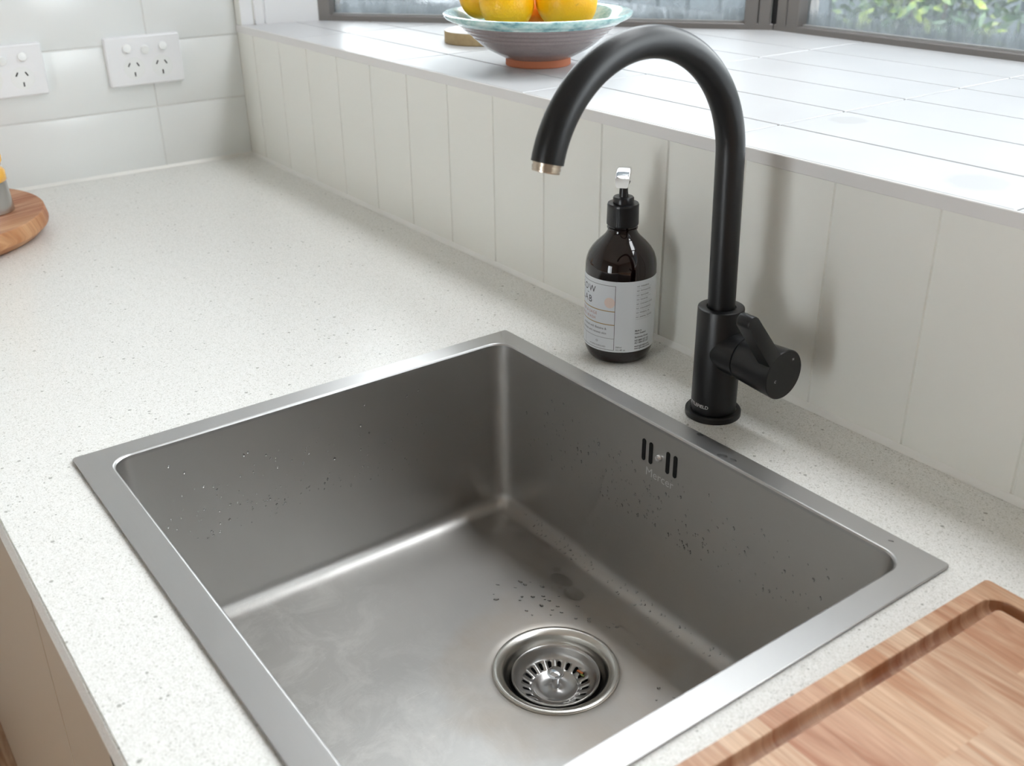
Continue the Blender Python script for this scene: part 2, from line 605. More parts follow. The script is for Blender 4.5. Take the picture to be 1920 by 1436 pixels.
prism(bm, [(0.0, 0.004), (2.62, 0.004), (2.62, 0.12), (D_[0] + .04, 0.154), (2.22, 0.26), (0.18, 0.26), (A_[0] - .04, 0.154), (0.0, 0.12)], HEAD - 0.03, HEAD + 0.05, mi=1)  # last prism: unseen roof shelf, added to keep skylight off the worktop's back edge
structure('wall_back', bm, [M['panel'], M['plaster']], 20)

# reveal of the bay (left): white jamb with two quirk lines
bm = NB()
prism(bm, [(0.0205, 0.0006), (0.0215, 0.020), (0.0195, 0.0215), (0.0195, 0.023), (0.024, 0.0235), (0.0275, 0.036), (0.0255, 0.0372), (0.0255, 0.039), (0.029, 0.0395), (0.0447, 0.122), (0.0447, 0.140), (0.010, 0.14), (0.010, 0.0006)], SILL - 0.006, HEAD)
structure('wall_jamb_left', bm, M['jamb'], 0)
bm = NB()
prism(bm, [(2.39, 0.0), (2.42, 0.0), (2.42, 0.14), (D_[0], 0.140), (D_[0], 0.122)], SILL - 0.006, HEAD)
structure('wall_jamb_right', bm, M['jamb'], 0)

# sill tiles
bm = NB()
yr = [-0.0005, 0.0861, 0.1807, 0.2777, 0.374, 0.471, 0.590]
xj = [0.214 + 0.279 * k for k in range(-1, 9)]
for a, b in zip(yr[:-1], yr[1:]):
    for x0, x1 in zip(xj[:-1], xj[1:]):
        box(bm, (x0 + 0.0011, a + 0.0011, SILL - 0.008), (x1 - 0.0011, b - 0.0011, SILL), 0.0007, 1, 0)
box(bm, (-0.07, 0.001, SILL - 0.0072), (2.45, 0.60, SILL - 0.0011), mi=1)


def clip(bm, p, q, keep):
    d = Vector((q[0] - p[0], q[1] - p[1], 0)).normalized()
    n = Vector((d.y, -d.x, 0))
    if (Vector((keep[0] - p[0], keep[1] - p[1], 0))).dot(n) > 0: n = -n
    r = bmesh.ops.bisect_plane(bm, geom=bm.verts[:] + bm.edges[:] + bm.faces[:], plane_co=(p[0], p[1], 0), plane_no=n, clear_outer=True)


mid = (1.2, 0.1)
clip(bm, (0.0205, 0.0), (0.0445, 0.124), mid)
clip(bm, A_, B_, mid)
clip(bm, C_, D_, mid)
clip(bm, (2.39, 0.0), (2.366, 0.124), mid)
structure('trim_1', bm, [M['sill'], M['sillgrout']], 30)
# edge trim below the sill tiles
bm = NB(); box(bm, (0.0, -0.0022, 0.1992), (2.62, 0.001, SILL - 0.0002), 0.0006, 1); structure('trim_2', bm, M['trim'], 30)
# silicone bead along worktop
bm = NB()
for P0, P1, nrm in (((0.0, 0.0, 0.0), (2.6, 0.0, 0.0), (0, -1, 0)), ((0.0, 0.0, 0.0), (0.0, -1.2, 0.0), (1, 0, 0))):
    P0 = Vector(P0); P1 = Vector(P1); nr = Vector(nrm)
    sec = [Vector((0, 0, 0.0002)), nr * 0.0045 + Vector((0, 0, 0.0002)), nr * 0.0022 + Vector((0, 0, 0.0014)), nr * 0.0012 + Vector((0, 0, 0.004)), Vector((0, 0, 0.005))]
    a = [bm.verts.new(P0 + s) for s in sec]; b = [bm.verts.new(P1 + s) for s in sec]
    bridge(bm, a, b)
structure('trim_3', bm, M['caulk'], 60)

DX0, DX1 = 1.3, 2.1
# remaining room walls
bm = NB(); box(bm, (3.6, -3.3, ZF), (3.72, 0.0, ZC)); structure('wall_right', bm, M['plaster'], 0)
bm = NB()
box(bm, (-0.12, -3.3, ZF), (DX0, -3.18, ZC)); box(bm, (DX1, -3.3, ZF), (3.72, -3.18, ZC)); box(bm, (DX0, -3.3, 0.9), (DX1, -3.18, ZC))
structure('wall_front', bm, M['plaster'], 0)
bm = NB()
for x0, x1 in ((DX0, DX0 + 0.06), (DX0 + 0.52, DX0 + 0.58), (DX1 - 0.06, DX1)): box(bm, (x0, -3.26, ZF), (x1, -3.20, 0.9))
for z0, z1 in ((ZF, ZF + 0.06), (0.84, 0.9)): box(bm, (DX0 + 0.06, -3.26, z0), (DX1 - 0.06, -3.20, z1))
d1 = structure('added_fill_door', bm, M['alu'], 0)  # unseen glass door, added to let fill light into the room
bm = NB(); box(bm, (DX0 + 0.06, -3.235, ZF + 0.06), (DX1 - 0.06, -3.229, 0.84)); obj('pane', bm, M['glass2'], d1, 0)


# windows of the bay
def window(name, p, q, jl, jr, split=None):
    """p->q inner frame line; frame sits outside of that line"""
    P = Vector((p[0], p[1], 0)); Q = Vector((q[0], q[1], 0))
    L = (Q - P).length; t = (Q - P) / L; n = Vector((-t.y, t.x, 0))  # outward (+y side)
    Mx = Matrix(((t.x, n.x, 0, P.x), (t.y, n.y, 0, P.y), (0, 0, 1, 0), (0, 0, 0, 1)))
    z0, z1 = SILL - 0.004, HEAD + 0.01
    bm = NB()
    box(bm, (0, 0, z0), (L, 0.045, SILL + 0.0085), 0.001, 1)
    box(bm, (0, 0, HEAD - 0.03), (L, 0.045, z1), 0.001, 1)
    for (a, b) in jl + jr: box(bm, (a, 0.0, SILL + 0.006), (b, 0.045, HEAD), 0.0012, 1)
    if split: box(bm, (split - 0.03, 0.002, SILL), (split + 0.03, 0.045, HEAD), 0.001, 1)
    bm.transform(Mx)
    w = structure(name, bm, M['alu'], 30)
    bm = NB(); a = jl[-1][1] - 0.003; b = jr[0][0] + 0.003
    box(bm, (a, 0.020, SILL + 0.005), (b, 0.025, HEAD - 0.02)); bm.transform(Mx)
    obj('pane', bm, M['glass'], w, 0)
    bm = NB()
    box(bm, (a, 0.012, SILL + 0.0085), (b, 0.0195, SILL + 0.0108)); bm.transform(Mx)
    obj('glazing_bead', bm, simple('pale_glazing_bead', (0.45, 0.46, 0.46), 0.4), w, 0)
    return w


window('window_1', A_, B_, [(0.0, 0.021)], [(0.686, 0.7055), (0.7065, 0.7245)])
window('window_2', B_, C_, [(0.0045, 0.022), (0.023, 0.0445)], [(1.145, 1.165), (1.166, 1.184)], 0.62)
window('window_3', C_, D_, [(0.004, 0.021), (0.022, 0.042)], [(0.706, 0.726)])
bm = NB(); prism(bm, [(B_[0] - 0.008, B_[1] + 0.004), (B_[0] + 0.012, B_[1] + 0.004), (B_[0] + 0.012, B_[1] + 0.060), (B_[0] - 0.030, B_[1] + 0.05)], SILL, HEAD)
prism(bm, [(C_[0] - 0.005, C_[1] + 0.002), (C_[0] + 0.004, C_[1] + 0.002), (C_[0] + 0.012, C_[1] + 0.04), (C_[0] - 0.002, C_[1] + 0.045)], SILL, HEAD)
structure('trim_4', bm, M['alu_dark'], 0)


def portal(p, q, z0, z1, off=0.05):
    P = Vector((p[0], p[1], 0)); Q = Vector((q[0], q[1], 0)); L = (Q - P).length; t = (Q - P) / L
    n_in = Vector((t.y, -t.x, 0)); c = (P + Q) / 2 - n_in * off
    rz = math.atan2(n_in.y, n_in.x)
    o = area('window_portal', (c.x, c.y, (z0 + z1) / 2), (pi / 2, 0, rz + pi / 2), L, z1 - z0, 1, portal=True)
    return o


# unseen sloping glass roof, added to bring skylight onto worktop and tiles
RY = 0.26
def roofz(y): return HEAD + 0.03 - 0.14 * y / 0.6
fr_ = [(0.20, RY - 0.02), (2.20, RY - 0.02), (C_[0] + .01, C_[1] + .06), (B_[0] - .01, B_[1] + .06)]
bm = NB()
lo = [bm.verts.new((x, y, roofz(y))) for x, y in fr_]; hi = [bm.verts.new((x, y, roofz(y) + 0.006)) for x, y in fr_]
bm.faces.new(lo[::-1]); bm.faces.new(hi); bridge(bm, lo, hi)
w4 = empty('added_rooflight', (1.2, 0.3, HEAD)); w4['kind'] = 'structure'
bm.transform(Matrix.Translation((-1.2, -0.3, -HEAD)))
obj('added_roof_pane', bm, M['glass2'], w4, 0)
bm = NB()
for x in (0.62, 1.2, 1.79):
    vs = box(bm, (x - 0.02, RY - 0.02, 0), (x + 0.02, 0.64, 0.04))
    for v in vs: v.co.z += roofz(v.co.y) - 0.042
bm.transform(Matrix.Translation((-1.2, -0.3, -HEAD)))
obj('added_rafter', bm, M['alu'], w4, 0)
area('window_portal', (1.2, 0.45, HEAD + 0.06), (0, 0, 0), 2.1, 0.42, 1, portal=True)
portal(A_, B_, SILL, HEAD); portal(B_, C_, SILL, HEAD); portal(C_, D_, SILL, HEAD)
portal((DX1, -3.3), (DX0, -3.3), ZF, 0.9)

# ================================================================== WORKTOP + CABINETS
SX0, SX1, SY0, SY1 = 0.8875, 1.3926, -0.5399, -0.1100
IX0, IX1, IY0, IY1 = 0.9094, 1.3713, -0.5161, -0.1304
FZ = -0.1855
bm = NB()
outer = rrect(0.0, 2.62, -0.607, 0.0, 0.0015, 2)
hx0, hx1, hy0, hy1 = SX0 + 0.010, SX1 - 0.010, SY0 + 0.010, SY1 - 0.010


def frame_slab(bm, o, i, z0, z1):
    for z, fl in ((z1, 0), (z0, 1)):
        O = [(o[0], o[2]), (o[1], o[2]), (o[1], o[3]), (o[0], o[3])]
        I = [(i[0], i[2]), (i[1], i[2]), (i[1], i[3]), (i[0], i[3])]
        ov = ringv(bm, O, z); iv = ringv(bm, I, z)
        bridge(bm, ov, iv)
        if fl == 0: ot, it = ov, iv
        else: bridge(bm, ov, ot); bridge(bm, iv, it)
    return


frame_slab(bm, (0.0, 2.62, -0.607, 0.0), (hx0, hx1, hy0, hy1), -0.03, 0.0)
es = [e for e in bm.edges if abs(e.verts[0].co.y + 0.607) < 1e-5 and abs(e.verts[1].co.y + 0.607) < 1e-5 and abs(e.verts[0].co.z - e.verts[1].co.z) < 1e-5]
bmesh.ops.bevel(bm, geom=es, offset=0.0015, segments=2, affect='EDGES')
wt = obj('worktop', bm, M['worktop'], None, 30)
tag(wt, 'white speckled quartz worktop running under the window around the sink', 'worktop')

# sink base cabinet: carcass and two doors
GAPX = 0.985
CX0, CX1 = 0.02, 1.60
e = empty('base_cabinet', ((CX0 + CX1) / 2, -0.30, ZF))
tag(e, 'beige two-door base cabinet under the sink and worktop', 'cabinet')
w = (CX1 - CX0) / 2
bm = NB()
for a, b in (((-w, -0.28, 0.10), (-w + 0.016, 0.28, 0.868)), ((w - 0.016, -0.28, 0.10), (w, 0.28, 0.868)), ((-w, -0.28, 0.10), (w, 0.28, 0.116)), ((-w, 0.27, 0.10), (w, 0.28, 0.868)), ((-w + .02, -0.22, 0.0), (w - .02, 0.28, 0.10))):
    box(bm, a, b)
obj('carcass', bm, M['cab_in'], e, 0)
gx = GAPX - (CX0 + CX1) / 2
for x0, x1 in ((-w, gx), (gx, w)):
    bm = NB(); box(bm, (x0 + 0.0025, -0.3045, 0.012), (x1 - 0.0025, -0.2855, 0.866), 0.001, 1)
    dr = obj('door', bm, M['cab'], e, 30)
bm = NB(); box(bm, (gx - 0.0024, -0.3034, 0.013), (gx + 0.0024, -0.2802, 0.865)); obj('gap_shade_strip', bm, M['black_void'], e, 0)  # black strip filling the door gap, standing in for its shade
# a curved scuff near the top of the right door
bm = NB()
pts = [(1.1725 - (CX0 + CX1) / 2 + 0.0156 * k / 8 + 0.0015 * sin(pi * k / 8), -0.3046, 0.866 - 0.010 - 0.012 * k / 8) for k in range(9)]
tube(bm, pts, [0.0002 + 0.0006 * sin(pi * k / 8) for k in range(9)], 6)
obj('scuff_mark', bm, M['black_void'], dr)

# ================================================================== SINK
sink = empty('kitchen_sink', ((SX0 + SX1) / 2, (SY0 + SY1) / 2, 0.0))
tag(sink, 'large square stainless steel sink bowl set into the worktop', 'sink')
so = Vector(sink.location)


def rel(bm, o): bmesh.ops.translate(bm, verts=bm.verts[:], vec=-Vector(o)); return bm


N = 10
# flat mitred rim
bm = NB()
rings = [(rrect(SX0, SX1, SY0, SY1, 0.003, N), 0.0013), (rrect(SX0, SX1, SY0, SY1, 0.003, N), 0.0024), (rrect(SX0 + .0004, SX1 - .0004, SY0 + .0004, SY1 - .0004, 0.0028, N), 0.0028),
         (rrect(IX0 - .0022, IX1 + .0022, IY0 - .0022, IY1 + .0022, 0.019, N), 0.0028), (rrect(IX0 - .0012, IX1 + .0012, IY0 - .0012, IY1 + .0012, 0.018, N), 0.0024),
         (rrect(IX0 - .0003, IX1 + .0003, IY0 - .0003, IY1 + .0003, 0.0175, N), 0.0012), (rrect(IX0, IX1, IY0, IY1, 0.017, N), -0.0012)]
rv = [ringv(bm, p, z) for p, z in rings]
for a, b in zip(rv[:-1], rv[1:]): bridge(bm, a, b)
bm.normal_update()
obj('rim', rel(bm, so), M['steel_rimx'], sink, 20)

bm = NB()
ga = ringv(bm, rrect(SX0 + .002, SX1 - .002, SY0 + .002, SY1 - .002, 0.003, 4), 0.0001); gb = ringv(bm, rrect(SX0 + .002, SX1 - .002, SY0 + .002, SY1 - .002, 0.003, 4), 0.0020)
gc = ringv(bm, rrect(SX0 + .010, SX1 - .010, SY0 + .010, SY1 - .010, 0.003, 4), 0.0020); gd_ = ringv(bm, rrect(SX0 + .010, SX1 - .010, SY0 + .010, SY1 - .010, 0.003, 4), 0.0001)
bridge(bm, ga, gb); bridge(bm, gb, gc); bridge(bm, gc, gd_); bridge(bm, gd_, ga)
obj('gasket', rel(bm, so), M['black_void'], sink, 0)
# bowl
DC = (1.1467, -0.2484)
bm = NB()
cr = 0.016
seq = [(0.0, -0.0012), (0.0, -0.02), (0.0002, -0.10)]
rv = []
for ins, z in seq:
    rv.append(ringv(bm, rrect(IX0 + ins, IX1 - ins, IY0 + ins, IY1 - ins, 0.017, N), z))
zb = FZ + 0.0015
for k in range(0, 9):
    a = radians(90 * k / 8)
    ins = 0.0004 + cr * (1 - cos(a)); z = zb + cr * (1 - sin(a))
    rv.append(ringv(bm, rrect(IX0 + ins, IX1 - ins, IY0 + ins, IY1 - ins, max(0.017 - 0.9 * ins, 0.003), N), z))
last = [(v.co.x, v.co.y) for v in rv[-1]]


def circ_for(pts, r):
    return [(DC[0] + r * cos(math.atan2(y - DC[1], x - DC[0])), DC[1] + r * sin(math.atan2(y - DC[1], x - DC[0]))) for x, y in pts]


# refine last ring so the floor circle is round: resample edges
def densify(pts, m):
    out = []
    n = len(pts)
    for i in range(n):
        a, b = pts[i], pts[(i + 1) % n]
        L = math.hypot(b[0] - a[0], b[1] - a[1])
        k = max(1, int(L / m))
        for j in range(k): out.append((a[0] + (b[0] - a[0]) * j / k, a[1] + (b[1] - a[1]) * j / k))
    return out


# rebuild all rings densified equally (straight runs subdivided)
bm.free(); bm = NB()
allr = []


def dense_rr(ins, r, z):
    pts = rrect(IX0 + ins, IX1 - ins, IY0 + ins, IY1 - ins, r, N)
    out = []
    n = len(pts)
    for i in range(n):
        a, b = pts[i], pts[(i + 1) % n]
        k = 16 if (i % (N + 1)) == N else 1
        for j in range(k): out.append((a[0] + (b[0] - a[0]) * j / k, a[1] + (b[1] - a[1]) * j / k))
    return ringv(bm, out, z)


for ins, z in seq: allr.append(dense_rr(ins, 0.017, z))
for k in range(0, 9):
    a = radians(90 * k / 8)
    ins = 0.0004 + cr * (1 - cos(a)); z = zb + cr * (1 - sin(a))
    allr.append(dense_rr(ins, max(0.017 - 0.9 * ins, 0.003), z))
last = [(v.co.x, v.co.y) for v in allr[-1]]
c1 = circ_for(last, 0.062)
for s in (0.15, 0.5, 0.85):
    allr.append(ringv(bm, [(a[0] + (b[0] - a[0]) * s, a[1] + (b[1] - a[1]) * s) for a, b in zip(last, c1)], zb - 0.0015 * s))
allr.append(ringv(bm, c1, FZ - 0.0001))
for r, z in ((0.0585, FZ - 0.0003), (0.0560, FZ - 0.0007), (0.0540, FZ - 0.0014), (0.0500, FZ - 0.0042)):
    allr.append(ringv(bm, circ_for(last, r), z))
for a, b in zip(allr[:-1], allr[1:]): bridge(bm, a, b)
# the steel sheet's back side, 1 mm behind
bw = obj('basin', rel(bm, so), M['steel_bowl'], sink, 50)

# waste flange
fl = NB()
prof = [(0.0500, -0.0042), (0.0536, -0.0022), (0.0540, -0.0008), (0.0534, 0.0006), (0.0520, 0.0012), (0.0500, 0.0008), (0.0468, -0.0004), (0.0450, -0.0022), (0.0436, -0.0062), (0.0420, -0.0092),
        (0.0400, -0.0108), (0.0390, -0.0122), (0.0388, -0.0150)]
lathe(fl, prof, 96, DC[0], DC[1], FZ)
obj('waste_flange', rel(fl, so), M['steel_turn'], sink, 40)
fl = NB()
lathe(fl, [(0.0388, -0.0150), (0.0385, -0.026), (0.036, -0.032), (0.024, -0.044), (0.018, -0.06), (0.0, -0.06)], 64, DC[0], DC[1], FZ)
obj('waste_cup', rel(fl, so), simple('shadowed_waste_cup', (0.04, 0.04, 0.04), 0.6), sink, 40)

# overflow slots, screw, engraved name
for k, x in enumerate((1.1182, 1.1268, 1.1475, 1.1562)):
    bm = NB()
    pts = []
    hw, hh = 0.0021, 0.0105
    for a in range(0, 181, 20): pts.append((hw * cos(radians(a)), hh - hw + hw * sin(radians(a))))
    for a in range(180, 361, 20): pts.append((hw * cos(radians(a)), -hh + hw + hw * sin(radians(a))))
    prism(bm, pts, 0, 0.0006, M=Matrix.Translation((x, IY1 + 0.0001, -0.0262)) @ Matrix.Rotation(pi / 2, 4, 'X'))
    obj('overflow_slot', rel(bm, so), M['black_void'], sink, 0)
bm = NB()
Ms = Matrix.Translation((1.1372, IY1, -0.0262)) @ Matrix.Rotation(pi / 2, 4, 'X')
lathe(bm, [(0, 0.003), (0.0012, 0.003), (0.0014, 0.0022), (0.0028, 0.0024), (0.0036, 0.0012), (0.0038, 0.0)], 24, M=Ms)
obj('overflow_screw', rel(bm, so), M['chrome'], sink, 40)
bm = NB()
add_text(bm, 'Mercer', 0.0115, lambda x, y: (1.1385 + x, IY1 - 0.0002, -0.0455 + y))
me_ = obj('engraved_name', rel(bm, so), simple('etched_steel', (0.80, 0.80, 0.80), 0.7, 0.0), sink, 0)
me_['label'] = 'etched maker name below the overflow'

# strainer basket
SZ = -0.1905
st = empty('sink_strainer', (DC[0] + 0.001, DC[1] - 0.001, SZ - 0.0155))
tag(st, 'slotted stainless steel strainer basket sitting in the sink waste', 'strainer')
bm = NB()
z_ = 0.0155
rings = lathe(bm, [(0.0376, z_ - 0.0022), (0.0378, z_ - 0.0006), (0.0370, z_ + 0.0003), (0.0358, z_ - 0.0002), (0.0348, z_ - 0.0022), (0.0335, z_ - 0.0055), (0.0318, z_ - 0.0082), (0.0300, z_ - 0.0098)], 160)
outr = rings[-1]
NS = 20


def conez(r): return 0.0005 + (r - 0.0205) / (0.0300 - 0.0205) * (z_ - 0.0098 - 0.0005)


inner = [bm.verts.new((0.0205 * cos(2 * pi * k / 160), 0.0205 * sin(2 * pi * k / 160), 0.0005)) for k in range(160)]
for s in range(NS):
    a0 = 2 * pi * s / NS; da = 2 * pi / NS
    hole = []
    rc0, rc1 = 0.0222, 0.0285
    am = a0 + da / 2
    w = 0.0017
    ctr = Vector((cos(am), sin(am), 0)); tg = Vector((-sin(am), cos(am), 0))
    loop = []
    # capsule starting on the low-angle side, going outward
    for a in range(-90, 91, 30):
        loop.append((rc1 - w + w * cos(radians(a)), w * sin(radians(a))))
    for a in range(90, 271, 30):
        loop.append((rc0 + w * 0.8 + w * 0.8 * cos(radians(a)), w * 0.8 * sin(radians(a))))
    hv = []
    for r, u in loop:
        p = ctr * r + tg * u
        hv.append(bm.verts.new((p.x, p.y, conez(p.length))))
    top = [outr[(s * 8 + k) % 160] for k in range(9)]
    bot = [inner[(s * 8 + k) % 160] for k in range(9)]
    # outer boundary polygon counter clockwise: top from low to high angle, then bottom back
    ob = top + bot[::-1]
    # walk both loops, pairing by angle around hole centre
    hc = ctr * ((rc0 + rc1) / 2)

    def ang(v):
        d = Vector((v.co.x, v.co.y, 0)) - hc
        return math.atan2(d.dot(tg), d.dot(ctr))
    O = sorted(ob, key=ang); H = sorted(hv, key=ang)
    i = j = 0; no, nh = len(O), len(H)
    while i < no or j < nh:
        ao = ang(O[i % no]) + 2 * pi * (i // no) if i < no + 1 else 99
        aO = ang(O[(i + 1) % no]) + 2 * pi * ((i + 1) // no); aH = ang(H[(j + 1) % nh]) + 2 * pi * ((j + 1) // nh)
        try:
            if (aO <= aH and i < no) or j >= nh:
                bm.faces.new((O[i % no], O[(i + 1) % no], H[j % nh])); i += 1
            else:
                bm.faces.new((H[j % nh], O[i % no], H[(j + 1) % nh])); j += 1
        except ValueError:
            if (aO <= aH and i < no) or j >= nh: i += 1
            else: j += 1
pr = [(0.0205, 0.0005), (0.0202, 0.0022), (0.0192, 0.0030), (0.0180, 0.0026), (0.0165, 0.0012), (0.0120, 0.0004), (0.0070, 0.0006), (0.0042, 0.0016), (0.0034, 0.0030)]
r2 = []
for r, z in pr[1:]: r2.append([bm.verts.new((r * cos(2 * pi * k / 160), r * sin(2 * pi * k / 160), z)) for k in range(160)])
bridge(bm, inner, r2[0])
for a, b in zip(r2[:-1], r2[1:]): bridge(bm, a, b)
bk = obj('basket', bm, simple('pressed_steel', (0.46, 0.45, 0.44), 0.28, 1.0), st, 50)
md = bk.modifiers.new('sheet', 'SOLIDIFY'); md.thickness = 0.0007; md.offset = -1
bm = NB()
lathe(bm, [(0.0, 0.0), (0.0040, 0.0), (0.0038, 0.003), (0.0032, 0.005), (0.0031, 0.0135), (0.0032, 0.0148), (0.0066, 0.0150), (0.0073, 0.0160), (0.0072, 0.0172), (0.0060, 0.0186), (0.0035, 0.0194), (0.0, 0.0196)], 40)
obj('knob', bm, simple('bright_knob_steel', (0.66, 0.68, 0.71), 0.14, 1.0), st, 40)
# scrap of vegetable caught in the basket
bm = NB()
box(bm, (-0.0032, -0.0012, 0), (0.0032, 0.0012, 0.0014), 0.0004, 1)
bmesh.ops.rotate(bm, verts=bm.verts[:], cent=(0, 0, 0), matrix=Matrix.Rotation(0.2, 3, 'Z'))
sc_ = obj('carrot_scrap', bm, simple('carrot_orange', (0.45, 0.13, 0.03), 0.5), None, 30, loc=(DC[0] + 0.0035, DC[1] + 0.024, SZ - 0.0105))
tag(sc_, 'small orange vegetable scrap caught in the strainer basket', 'food scrap')
bm = NB()
prism(bm, [(-.002, 0), (0, -.001), (.0025, -.0004), (.003, .0008), (0, .0012)], 0, 0.0006)
sc_ = obj('herb_scrap', bm, simple('herb_green', (0.16, 0.20, 0.03), 0.5), None, 30, loc=(DC[0] + 0.0075, DC[1] + 0.0225, SZ - 0.0098))
tag(sc_, 'tiny green herb scrap beside the orange scrap in the strainer', 'food scrap')

# ================================================================== TAP
tap = empty('mixer_tap', (1.140, -0.072, 0.0))
tag(tap, 'tall matte black gooseneck mixer tap behind the sink', 'tap')
bm = NB()
lathe(bm, [(0.0, 0.0), (0.0236, 0.0), (0.0238, 0.0015), (0.0237, 0.0045), (0.0228, 0.0056), (0.0196, 0.0058)], 72)
obj('base_flange', bm, M['black'], tap, 35)
bm = NB()
lathe(bm, [(0.0192, 0.0050), (0.0192, 0.0975), (0.0189, 0.0983), (0.0182, 0.0986), (0.0122, 0.0986), (0.0121, 0.0970), (0.0, 0.0970)], 72)
AZ = 0.0625
Mx = Matrix.Translation((0, 0, AZ)) @ Matrix.Rotation(pi / 2, 4, 'Y')
lathe(bm, [(0.0, 0.0), (0.0178, 0.0), (0.0178, 0.0292), (0.0170, 0.0298), (0.0, 0.0298)], 64, M=Mx)
obj('tap_body', bm, M['black'], tap, 35)
# spout
th_, Ra, hz, ph_, rs, lx, ly, Rb = -1.5622, 0.0911, 0.2224, 2.8883, 0.0113, -0.0158, -0.0162, 0.0925
d = Vector((cos(th_), sin(th_), 0)); CC = Vector((0, 0, hz)) + d * Ra
pts = [Vector((0, 0, 0.096 + (hz - 0.096) * k / 8)) for k in range(8)]
for k in range(65):
    a = ph_ * k / 64
    pts.append(CC - d * Ra * cos(a) + Vector((0, 0, Rb * sin(a))))
for q in pts:
    q.x += lx * (q.z - 0.098); q.y += ly * (q.z - 0.098)
end_t = (pts[-1] - pts[-2]).normalized()
bm = NB()
rg = tube(bm, pts, rs, 48, cap=False)
e1 = [bm.verts.new(pts[-1] + (v.co - pts[-1]) * 0.90) for v in rg[-1]]
e2 = [bm.verts.new(v.co - end_t * 0.004) for v in e1]
bridge(bm, rg[-1], e1); bridge(bm, e1, e2); bm.faces.new(e2)
obj('spout', bm, M['black'], tap, 40)
bm = NB()
P = pts[-1]
tube(bm, [P - end_t * 0.003, P + end_t * 0.0012, P + end_t * 0.0013, P + end_t * 0.0021, P + end_t * 0.0022, P + end_t * 0.0042, P + end_t * 0.0043, P + end_t * 0.0050, P + end_t * 0.0051, P + end_t * 0.0062],
     [0.0100, 0.0100, 0.0094, 0.0094, 0.0099, 0.0099, 0.0093, 0.0093, 0.0097, 0.0095], 40)
ae = obj('aerator', bm, M['brass_ring'], tap, 40)
ae['label'] = 'worn nickel aerator ring at the spout tip'
# handle: sleeve cylinder on the x axis plus angled lever
hd_x0, hd_x1 = 0.0304, 0.0705
HR = 0.0208
bm = NB()
lathe(bm, [(0.0, hd_x0), (0.0174, hd_x0), (0.0182, hd_x0 + 0.0008), (HR - .0006, hd_x1 - 0.012), (HR, hd_x1 - 0.0008), (HR - 0.0006, hd_x1), (0.0, hd_x1)], 72, M=Mx)
hs = obj('handle', bm, M['black'], tap, 35)
# lever outline in (y, z) plane relative to axis, extruded along x
la = math.atan2(0.0590, -0.0450)   # direction of the lever
ux = Vector((cos(la), sin(la))); uy = Vector((-ux.y, ux.x))
out = []
def lp(s, w): q = ux * s + uy * w; return (q.x, q.y)
for a in range(-90, 91, 15): out.append(lp(0.0685 + 0.0055 * cos(radians(a)), 0.0058 * sin(radians(a)) + 0.0005))
out += [lp(0.018, 0.0072), lp(0.0, 0.0074), lp(0.0, -0.0066), lp(0.018, -0.0066)]
bm = NB()
Ml = Matrix.Translation((hd_x1 - 0.00005, 0, AZ)) @ Matrix(((0, 0, -1, 0), (1, 0, 0, 0), (0, 1, 0, 0), (0, 0, 0, 1)))
prism(bm, out, 0.0, 0.0125, M=Ml, bev=0.0009)
obj('lever', bm, M['black'], hs, 40)
fx = hd_x1 + 0.0006
for s_, nm, yy, zz in (('H', 'hot_mark', 0.0085, 0.0115), ('C', 'cold_mark', -0.0105, -0.0030)):
    bm = NB()
    add_text(bm, s_, 0.0030, lambda x, y: (fx, yy + x, AZ + zz + y), offset=0.0)
    obj(nm, bm, M['ink_white'], hs, 0)
# lettering on the body
bm = NB()
cam_a = math.atan2(-0.6755 + 0.072, 1.678 - 1.140)


def cyl_map(r, phi0, z0, cx=0.0, cy=0.0):
    def f(x, y):
        a = cam_a + phi0 + x / r
        return (cx + (r + 0.00012) * cos(a), cy + (r + 0.00012) * sin(a), z0 + y)
    return f


add_text(bm, 'LITTLEFIELD', 0.0043, cyl_map(0.0192, radians(-46), 0.0130), maxlen=0.001, spacing=1.0)
obj('lettering', bm, M['ink_white'], tap, 0)

# ================================================================== SOAP BOTTLE
BX, BY = 0.9955, -0.0530
bot = empty('soap_bottle', (BX, BY, 0.0))
tag(bot, 'dark amber hand wash bottle with a pump, standing left of the black tap', 'soap bottle')
M['amber'] = simple('dark_amber_plastic', (0.006, 0.002, 0.0015), 0.06, coat=0.2, coatr=0.03)
M['pumpblack'] = simple('black_pump_plastic', (0.005, 0.005, 0.006), 0.3)
bm = NB()
lathe(bm, [(0.0, 0.0012), (0.018, 0.0010), (0.0245, 0.0), (0.0275, 0.0012), (0.0298, 0.0042), (0.0320, 0.0095), (0.0332, 0.0150), (0.0333, 0.0200), (0.0333, 0.088), (0.0332, 0.0930), (0.0324, 0.0980), (0.0304, 0.1035), (0.0272, 0.1085), (0.0232, 0.1130),
            (0.0192, 0.1168), (0.0160, 0.1200), (0.0142, 0.1228), (0.0134, 0.1250), (0.0134, 0.1262), (0.0142, 0.1266), (0.0142, 0.1276), (0.0134, 0.1280), (0.0134, 0.132), (0.0, 0.132)], 96)
obj('bottle_body', bm, M['amber'], bot, 60)
LR = 0.03345
ca = math.atan2(-0.6755 - BY, 1.678 - BX)


def lab(phi_deg, z, r=LR, e=0.00012):
    a = ca + radians(phi_deg)
    return ((r + e) * cos(a), (r + e) * sin(a), z)


